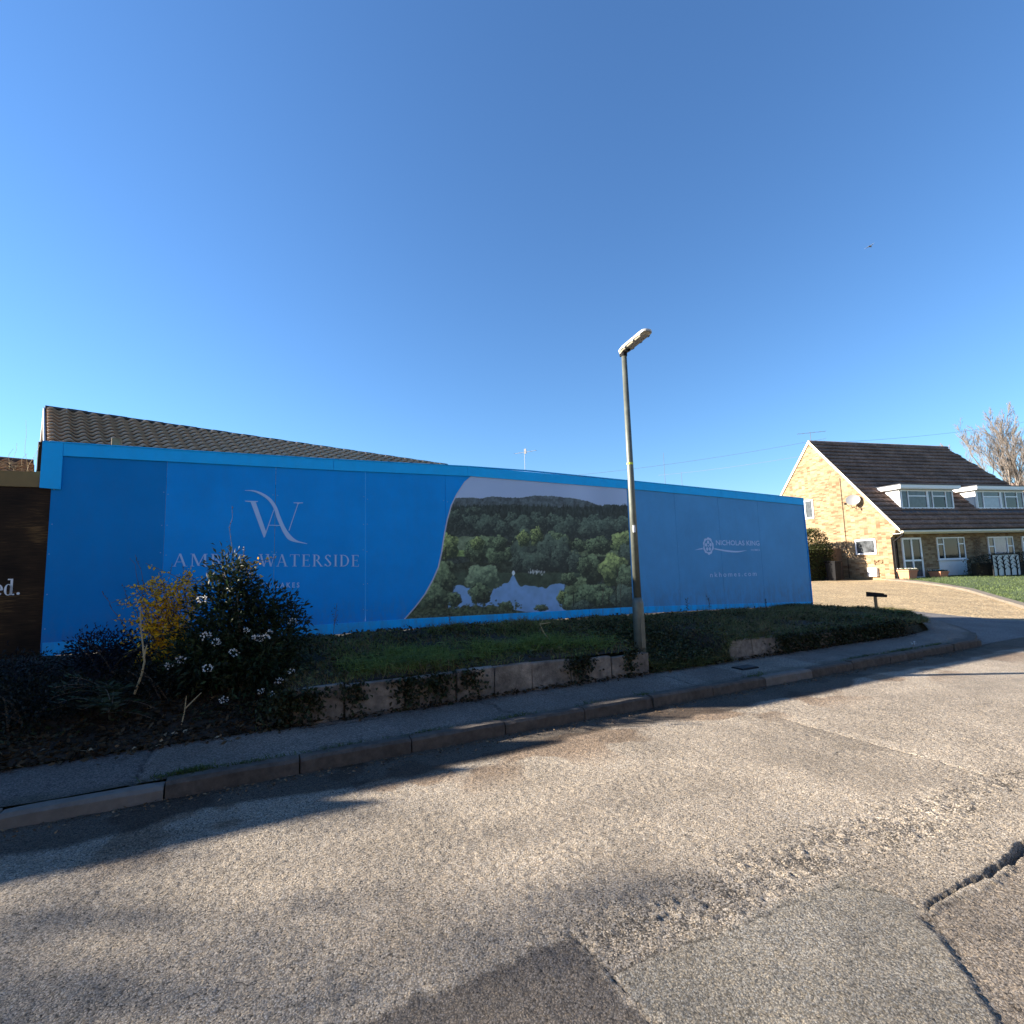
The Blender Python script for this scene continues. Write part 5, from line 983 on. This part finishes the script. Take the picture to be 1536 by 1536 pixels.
def shrub(name, s0, n0, lobes, nl, leaf, colr_, label, cat='shrub', zb=None, up=.4, stems=10, asp=.42, fold=.25):
    zb = float(verge_z(s0, n0)) if zb is None else zb
    t = empty(name, S(s0, n0, zb), STREET_ROT, label, cat); tot = sum(l[3] * l[4] * l[5] for l in lobes); Ps, Ds = [], []
    for (x, y, z, rx_, ry_, rz2) in lobes:                 # local: x along street, y away from road, z up
        m = int(nl * rx_ * ry_ * rz2 / tot) + 20; d = unit(rng.normal(size=(m, 3))); rad = (rng.random((m, 1)) ** .45) * (1 + .16 * np.sin(d[:, :1] * 9 + z * 7) * np.cos(d[:, 1:2] * 8) + .12 * rng.normal(size=(m, 1)))
        p = np.array([x, y, z]) + d * rad * np.array([rx_, ry_, rz2]); Ps.append(p); Ds.append(d + rng.normal(size=(m, 3)) * .6 + np.array([0, 0, up]))
    P = np.concatenate(Ps); D = np.concatenate(Ds); k = P[:, 2] > -.02; P, D = P[k], D[k]; n = len(P)
    leaves_mesh('foliage', P, D, leaf * rng.uniform(.65, 1.35, n), leaf * asp, m_leaf, t, colr=green(n, colr_), fold=fold, droop=.15)
    A, B, ra, rb = [], [], [], []
    for i in range(stems):
        l = lobes[i % len(lobes)]; p = np.array([random.uniform(-.1, .1), random.uniform(-.1, .1), -.05]); q = np.array([l[0] + random.uniform(-.6, .6) * l[3], l[1] + random.uniform(-.6, .6) * l[4], l[2] + random.uniform(-.2, .7) * l[5]]); r = .013
        for j in range(5):
            a = p + (q - p) * j / 5 + np.array([0, 0, .06 * math.sin(j / 5 * 3.14)]); c = p + (q - p) * (j + 1) / 5 + np.array([0, 0, .06 * math.sin((j + 1) / 5 * 3.14)]); A.append(a); B.append(c); ra.append(r); rb.append(r * .82); r *= .82
    segs_mesh('stems', A, B, ra, rb, m_bark, t, 5); return t
# the bush with white flower heads
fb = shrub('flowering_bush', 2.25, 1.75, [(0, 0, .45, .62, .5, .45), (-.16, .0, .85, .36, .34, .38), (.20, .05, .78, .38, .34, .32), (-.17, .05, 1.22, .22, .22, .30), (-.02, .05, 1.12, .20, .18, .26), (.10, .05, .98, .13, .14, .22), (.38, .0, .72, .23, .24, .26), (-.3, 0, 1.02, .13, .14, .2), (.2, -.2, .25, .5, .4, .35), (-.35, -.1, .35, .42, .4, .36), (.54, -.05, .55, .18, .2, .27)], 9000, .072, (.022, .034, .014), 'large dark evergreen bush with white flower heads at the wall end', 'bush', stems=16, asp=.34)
def flower_head(parent, p, r, name='flower_head', m=26, mt=None):
    d = unit(rng.normal(size=(m, 3)) + np.array([0, -1.0, .5])); P = np.array(p) + d * r * np.array([1, .5, .7]); leaves_mesh(name, P, d + rng.normal(size=(m, 3)) * .5, r * .5, r * .45, mt or m_flower_w, parent, fold=.1)['kind'] = 'stuff'
for x, z, y in ((-.30, .60, -.52), (-.21, .53, -.5), (.27, .58, -.42), (.14, .52, -.44), (.22, .53, -.44), (-.05, .42, -.55), (-.36, .95, -.3), (.50, .66, -.25), (-.27, .30, -.6), (.3, -.02, -.6), (.36, .10, -.58), (.20, .03, -.62), (-.12, .0, -.66), (.48, .17, -.5), (-.62, .32, -.35), (-.52, .36, -.35), (.05, .62, -.45)): flower_head(fb, (x, y, z + .02), random.uniform(.028, .045))
# forsythia: arching stems with yellow flowers
def forsythia(s0, n0, stems, label, seed):
    r2 = np.random.default_rng(seed); z0 = float(verge_z(s0, n0)); t = empty('forsythia', S(s0, n0, z0), STREET_ROT, label, 'shrub'); A, B, ra, rb, FP, FD, LP, LD = [], [], [], [], [], [], [], []
    for (dx, dy, h, cur, fl0, fl1, twig) in stems:
        N_ = 14; p = np.array([r2.uniform(-.06, .06), r2.uniform(-.06, .06), 0.0]); prev = p; r = .010
        for j in range(1, N_ + 1):
            u = j / N_; q = np.array([dx * u ** cur, dy * u, h * (u if cur < 1.4 else u ** .85)]) + r2.normal(size=3) * .012; A.append(prev); B.append(q); ra.append(r); rb.append(r * .88); r *= .88
            if fl0 <= u <= fl1:
                for k in range(12): FP.append(q + r2.normal(size=3) * np.array([.03, .03, .03])); FD.append(r2.normal(size=3))
                for k in range(twig):
                    w = q + r2.normal(size=3) * np.array([.13, .10, .11]); A.append(q); B.append(w); ra.append(.004); rb.append(.002)
                    for i in range(8): v = q + (w - q) * (.35 + .65 * r2.random()) + r2.normal(size=3) * .016; FP.append(v); FD.append(r2.normal(size=3))
            elif r2.random() < .9:
                for k in range(4): LP.append(prev + (q - prev) * r2.random()); LD.append(r2.normal(size=3) + np.array([0, 0, .6]))
            prev = q
    segs_mesh('stems', A, B, ra, rb, m_bark, t, 5); n = len(FP); leaves_mesh('flowers', FP, FD, .036, .022, m_flower_y, t, fold=.2)
    if LP: leaves_mesh('buds', LP, LD, .022, .010, m_leaf, t, colr=green(len(LP), (.06, .06, .02)))
    return t
forsythia(1.52, 1.3, [(-.46, .0, 1.0, 1.0, .45, .6, 2), (-.40, .1, 1.3, .9, .4, .5, 1), (-.34, .0, 1.33, .9, 2, 2, 0), (-.62, -.05, .95, .8, 2, 2, 0), (-.30, -.1, .95, 1.0, .5, .9, 4), (-.20, .05, 1.1, 1.1, .45, .95, 5), (-.08, 0, 1.05, 1.0, .3, .95, 5), (.05, -.05, .98, 1.0, .3, 1, 5), (.16, .05, 1.08, 1.0, .3, 1, 5), (.26, 0, .8, 1.2, .3, 1, 4), (-.02, .1, 1.22, .9, .7, .8, 2), (.1, .1, 1.2, 1, 2, 2, 0), (-.16, -.1, .6, 1.0, .2, .9, 4), (.12, -.12, .6, 1, .2, .9, 4)], 'forsythia shrub with yellow flowers on arching bare stems before the blue hoarding', 3)
forsythia(2.12, 1.35, [(-.02, 0, 1.92, 1.0, 2, 2, 0), (.10, 0, 1.32, 1.0, .75, .95, 3), (.14, 0, 1.42, 1.0, .7, .92, 3), (-.05, 0, 1.2, 1, 2, 2, 0)], 'tall single forsythia shoot rising out of the white-flowered bush', 9)
# dark low shrubs on the left bank
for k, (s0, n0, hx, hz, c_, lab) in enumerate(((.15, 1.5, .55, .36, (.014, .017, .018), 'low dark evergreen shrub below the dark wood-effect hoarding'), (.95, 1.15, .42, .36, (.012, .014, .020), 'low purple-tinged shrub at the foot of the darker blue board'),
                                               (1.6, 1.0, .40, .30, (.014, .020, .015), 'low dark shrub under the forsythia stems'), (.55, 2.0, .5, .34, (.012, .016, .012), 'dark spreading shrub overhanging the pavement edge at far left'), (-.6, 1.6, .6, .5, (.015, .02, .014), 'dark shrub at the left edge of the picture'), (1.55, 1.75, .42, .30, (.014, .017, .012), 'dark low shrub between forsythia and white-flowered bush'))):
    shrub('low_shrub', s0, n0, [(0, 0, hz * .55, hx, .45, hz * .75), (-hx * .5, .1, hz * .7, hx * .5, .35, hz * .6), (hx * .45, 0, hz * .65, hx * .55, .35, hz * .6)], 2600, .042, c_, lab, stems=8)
n = 5200; s_ = rng.uniform(-2.5, 2.7, n); nn = rng.uniform(.5, 2.45, n); keep = vnoise(s_, nn, .4, 77) > .42; s_, nn = s_[keep], nn[keep]; n = len(s_)
P = SA(s_, nn, verge_z(s_, nn) + .02 + .10 * rng.random(n)); D = rng.normal(size=(n, 3)) * np.array([1, 1, .5]) + np.array([0, -.2, .4])
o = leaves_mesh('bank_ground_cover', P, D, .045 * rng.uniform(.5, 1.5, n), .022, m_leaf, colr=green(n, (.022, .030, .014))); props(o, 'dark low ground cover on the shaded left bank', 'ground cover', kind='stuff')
# shrub with long feathery divided leaves
ft = empty('feather_leaf_shrub', S(1.15, 2.0, float(verge_z(1.15, 2.0))), STREET_ROT, 'dark shrub with long toothed feathery leaves on the left bank', 'shrub'); P, D, A, B, ra, rb = [], [], [], [], [], []
for k in range(22):
    a = random.uniform(0, 2 * math.pi); el = random.uniform(.1, 1.0); d = np.array([math.cos(a) * math.cos(el), math.sin(a) * math.cos(el) - .25, math.sin(el)]); base = np.array([random.uniform(-.05, .05), random.uniform(-.05, .05), random.uniform(.05, .28)]); sd_ = unit(np.cross(d, np.array([0, 0, 1.0]))); pv = base
    for j in range(1, 13):
        u = j / 12; q = base + d * .42 * u + np.array([0, 0, -.16 * u * u]); A.append(pv); B.append(q); ra.append(.004); rb.append(.003); pv = q
        for sg_ in (-1, 1): P.append(q); D.append(sd_ * sg_ + d * .55 + rng.normal(size=3) * .1)
segs_mesh('stalks', A, B, ra, rb, m_bark, ft, 4); leaves_mesh('leaflets', P, D, .085, .020, m_leaf, ft, colr=green(len(P), (.036, .052, .030)), fold=.3)
# pale dead stems and weeds
def stem_thing(name, s0, n0, paths, label, r=.008, mt=None, cat='stem'):
    t = empty(name, S(s0, n0, float(verge_z(s0, n0))), STREET_ROT, label, cat)
    for p in paths: MB().tube(p, [r * (1 - .5 * i / (len(p) - 1)) for i in range(len(p))], 6).build('stalk', mt or m_paletwig, t)
    return t
stem_thing('dead_stalk', 1.36, 1.95, [[(-.02, 0, .16), (.03, 0, .33), (.05, 0, .46), (.03, .02, .60), (.0, .03, .80), (-.01, .03, 1.0)], [(.04, 0, .5), (.06, .02, .62)]], 'pale bent dead stalk before the forsythia', .012)
stem_thing('dead_stalk', 1.78, 2.3, [[(0, 0, 0), (.02, 0, .12), (.03, 0, .26)], [(.02, 0, .14), (.08, .02, .2), (.15, .03, .27)]], 'thin pale forked twig on the bank above the pavement', .007)
stem_thing('dry_weed', 5.95, 1.9, [[(.1, -.1, 0), (0, 0, .18), (-.06, 0, .30), (.0, 0, .36)], [(-.06, 0, .30), (.12, .02, .31)]], 'pale dry bent weed stalk in the grass left of the lamp post', .006)
for k, (s0, h, lab) in enumerate(((3.35, .5, 'thin upright weed stem against the kick board right of the bush'), (5.05, .42, 'leaning thin weed stem at the curved edge of the picture'), (7.95, .9, 'tall thin dark weed stem left of the lamp post'), (8.35, 1.0, 'taller thin dark weed stem close beside the lamp post'), (9.95, .34, 'small leafy weed against the kick board right of the lamp post'), (10.55, .4, 'second leafy weed against the kick board further right'), (12.2, .25, 'short weed below the builder lettering'))):
    t = stem_thing('weed', s0, .5, [[(0, 0, 0), (.02, 0, h * .5), (.05 * (-1) ** k, 0, h)], [(.01, 0, h * .4), (.06, 0, h * .7)]], lab, .004, m_bark, 'weed'); m = 26
    zq = rng.uniform(.3, 1, m) * h; leaves_mesh('leaves', np.stack([.02 + rng.normal(size=m) * .02, rng.normal(size=m) * .02, zq], 1), rng.normal(size=(m, 3)) + np.array([0, 0, .5]), .035 if k > 3 else .02, .015, m_leaf, t, colr=green(m, (.03, .04, .015)))
# rosette of broad leaves at the verge corner
for k, (s0, n0, lab) in enumerate(((14.6, 1.9, 'clump of long strap leaves near the verge corner'), (12.9, 2.2, 'small leafy clump on the overgrown wall top'))):
    n = 60; t = empty('strap_leaf_clump', S(s0, n0, float(verge_z(s0, n0))), 0, lab, 'plant'); blades_mesh('leaves', rng.normal(size=(n, 3)) * .05 * np.array([1, 1, 0]), rng.normal(size=(n, 3)) * .6 + np.array([0, 0, 1]), .28, .016, m_blade, t, colr=green(n, (.07, .10, .03)), bend=.9)
# daffodil-like pale flowers in the kerb weeds near the corner
fl = empty('pale_flower', S(11.9, 3.40, .11), 0, 'small pale yellow flower growing at the kerb near the corner', 'flower'); MB().tube([(0, 0, 0), (.02, 0, .07)], .003, 5).build('stem', m_bark, fl); flower_head(fl, (.02, 0, .08), .035, 'petals', 14, m_flower_w)

# ---- branching trees
def branch_tree(seed, h, levels, spread, r0_, nb0=(3, 4), up=.25, lenf=.68, first=.34, wob=.12):
    r = random.Random(seed); A, B, ra, rb, tips = [], [], [], [], []
    def grow(p, d, L_, rad, lev):
        n = 4; 
        for i in range(n):
            d = (d + Vector((r.gauss(0, wob), r.gauss(0, wob), r.gauss(0, wob * .6) + up * .12))).normalized(); q = p + d * (L_ / n); A.append(tuple(p)); B.append(tuple(q)); r1 = rad * (1 - .09); ra.append(rad); rb.append(r1); rad = r1; p = q
            if lev > 0 and i >= 1 and lev < levels:
                for k in range(r.choice((1, 1, 2))):
                    a = r.uniform(0, 2 * math.pi); o_ = d.orthogonal().normalized(); o_.rotate(Matrix.Rotation(a, 3, d)); nd = (d + o_ * r.uniform(.5, 1.0) * spread + Vector((0, 0, up))).normalized(); grow(p, nd, L_ * lenf * r.uniform(.65, 1.0), rad * r.uniform(.45, .62), lev + 1)
        if lev < levels:
            for k in range(r.randint(*nb0) if lev == 0 else 2):
                a = r.uniform(0, 2 * math.pi); o_ = d.orthogonal().normalized(); o_.rotate(Matrix.Rotation(a, 3, d)); nd = (d + o_ * r.uniform(.3, .8) * spread + Vector((0, 0, up))).normalized(); grow(p, nd, L_ * lenf * r.uniform(.8, 1.1), rad * r.uniform(.55, .75), lev + 1)
        else: tips.append((tuple(p), tuple(d)))
    grow(Vector((0, 0, 0)), Vector((0, 0, 1)), h * first, r0_, 0); return A, B, ra, rb, tips
bt = empty('bare_tree', (44.3, 45, .2), 0, 'tall leafless tree standing behind the right end of the tiled roof', 'tree')
rt = random.Random(33); A, B, ra, rb = [], [], [], []
def limb(p, d, L_, rad, lev):
    n = 7
    for i in range(n):
        d = (d + Vector((rt.gauss(0, .07), rt.gauss(0, .07), .05 + rt.gauss(0, .04)))).normalized(); q = p + d * (L_ / n); r1 = rad * .88; A.append(tuple(p)); B.append(tuple(q)); ra.append(rad); rb.append(r1); rad = r1; p = q
        if lev < 4 and i >= 1:
            for k in range(1 if lev < 2 else rt.choice((1, 1, 2))):
                o_ = d.orthogonal().normalized(); o_.rotate(Matrix.Rotation(rt.uniform(0, 6.28), 3, d)); limb(p, (d + o_ * rt.uniform(.35, .75) + Vector((0, 0, .15))).normalized(), L_ * rt.uniform(.34, .5) * (1 - .5 * i / n) * 1.25, rad * rt.uniform(.4, .55), lev + 1)
for i in range(6): A.append((0, 0, i * .75)); B.append((0.02 * i, 0, (i + 1) * .75)); ra.append(.30 - .015 * i); rb.append(.285 - .015 * i)
for k in range(13):
    a = k * 2.4; tl = rt.uniform(.15, .62); limb(Vector((.08, 0, 3.6 + .09 * k)), Vector((math.cos(a) * tl * 1.15, math.sin(a) * tl * 1.15, 1)).normalized(), rt.uniform(5.9, 7.6), rt.uniform(.08, .12), 1)
A, B, ra, rb = np.array(A), np.array(B), np.array(ra), np.array(rb); big = ra > .11
segs_mesh('trunk', A[big], B[big], ra[big], rb[big], m_barepale, bt, 7); segs_mesh('crown', A[~big], B[~big], np.maximum(ra[~big], .012), np.maximum(rb[~big], .009), m_barepale, bt, 4)
# small leafless bush and pale house beyond
bb = empty('bare_bush', (47.5, 44, .3), 0, 'reddish leafless bush beside the bare tree at the right edge', 'bush'); A, B, ra, rb, tips = branch_tree(8, 8.2, 3, .9, .12, (4, 5), .3, .7, .3, .14)
segs_mesh('crown', A, B, np.maximum(ra, .03), np.maximum(rb, .025), mat('reddish_twig', base=(.20, .11, .07), rough=.9), bb, 4)
fh = empty('far_house', (52, 52, .3), R(15), 'pale rendered house glimpsed behind the bare tree', 'house'); MB().prism([(0, 0, 0), (9, 0, 0), (9, 0, 5.4), (4.5, 0, 8.6), (0, 0, 5.4)], (0, 8, 0)).build('wall', m_whiteboard, fh)
b = MB().prism([(-.3, -.3, 5.15), (4.5, -.3, 8.75), (9.3, -.3, 5.15), (9.3, -.3, 5.35), (4.5, -.3, 8.95), (-.3, -.3, 5.35)], (0, 8.6, 0)).build('roof', m_rooftile, fh); window(fh, 1.2, 2.8, 3.4, 4.7, 0, [2.0], {}, [m_glass])
# two trees standing left of the view: they dapple the road
def leafy(loc, seed, h, label, nl, r0_):
    t = empty('garden_tree', loc, 0, label, 'tree'); A, B, ra, rb, tips = branch_tree(seed, h, 3, .9, r0_, (4, 5), .22, .7, .36, .12); segs_mesh('trunk', A, B, ra, rb, m_bark, t, 5)
    T = np.array([p for p, d in tips]); k = rng.integers(0, len(T), nl); P = T[k] + rng.normal(size=(nl, 3)) * np.array([.38, .38, .28]); leaves_mesh('crown', P, rng.normal(size=(nl, 3)), .15, .08, m_leaf, t, colr=green(nl, (.05, .075, .025)))
leafy((-27.0, 2.2, .2), 4, 12.6, 'leafy garden tree standing out of view to the left', 2600, .15)
leafy((-31.5, 3.5, .4), 14, 14.6, 'taller garden tree standing out of view to the left', 2600, .18)
# a bird high in the sky

bd = empty('bird', (27.3, 36.0, 24.6), R(20), 'tiny dark bird flying high in the blue sky', 'bird')
MB().tube([(-.3, 0, 0), (-.1, 0, .03), (.15, 0, .02), (.32, 0, 0)], [.02, .08, .07, .015], 8).build('body', m_wire, bd, True)
for sg_ in (-1, 1): MB().prism([(-.1, 0, .03), (.1, 0, .03), (.02, sg_ * .35, .12), (-.14, sg_ * .62, .06)], (0, 0, .012)).build('wing', m_wire, bd)
bd.scale = (.6, .6, .6)

# ---- houses on the other side of the street, behind the viewer
for k, (s0, lab) in enumerate(((-16, 'brick house across the street at the far left, behind the viewer'), (-3, 'brick house across the street straight behind the viewer'), (10, 'brick house across the street to the right, behind the viewer'), (23, 'brick house across the street furthest right, behind the viewer'))):
    t = empty('opposite_house', S(s0, 19.0, .3), STREET_ROT, lab, 'house', 'houses across the street')
    MB().box(0, 10, -8, 0, 0, 5).build('wall', m_brickF, t)
    MB().prism([(-.3, .35, 4.8), (-.3, -4, 8.2), (-.3, -8.35, 4.8), (-.3, -8.35, 5.0), (-.3, -4, 8.45), (-.3, .35, 5.0)], (10.6, 0, 0)).build('roof', m_rooftile, t)
    for u_ in (1.2, 6.6):
        for z_ in (.9, 3.2):
            w_ = MB().box(u_, u_ + 2.0, .001, .05, z_, z_ + 1.2).build('window', m_white, t); MB().box(u_ + .08, u_ + 1.92, .051, .056, z_ + .08, z_ + 1.12).build('pane', m_glass, w_)
    d_ = MB().box(4.4, 5.4, .001, .06, 0, 2.1).build('door', m_whiteboard, t)
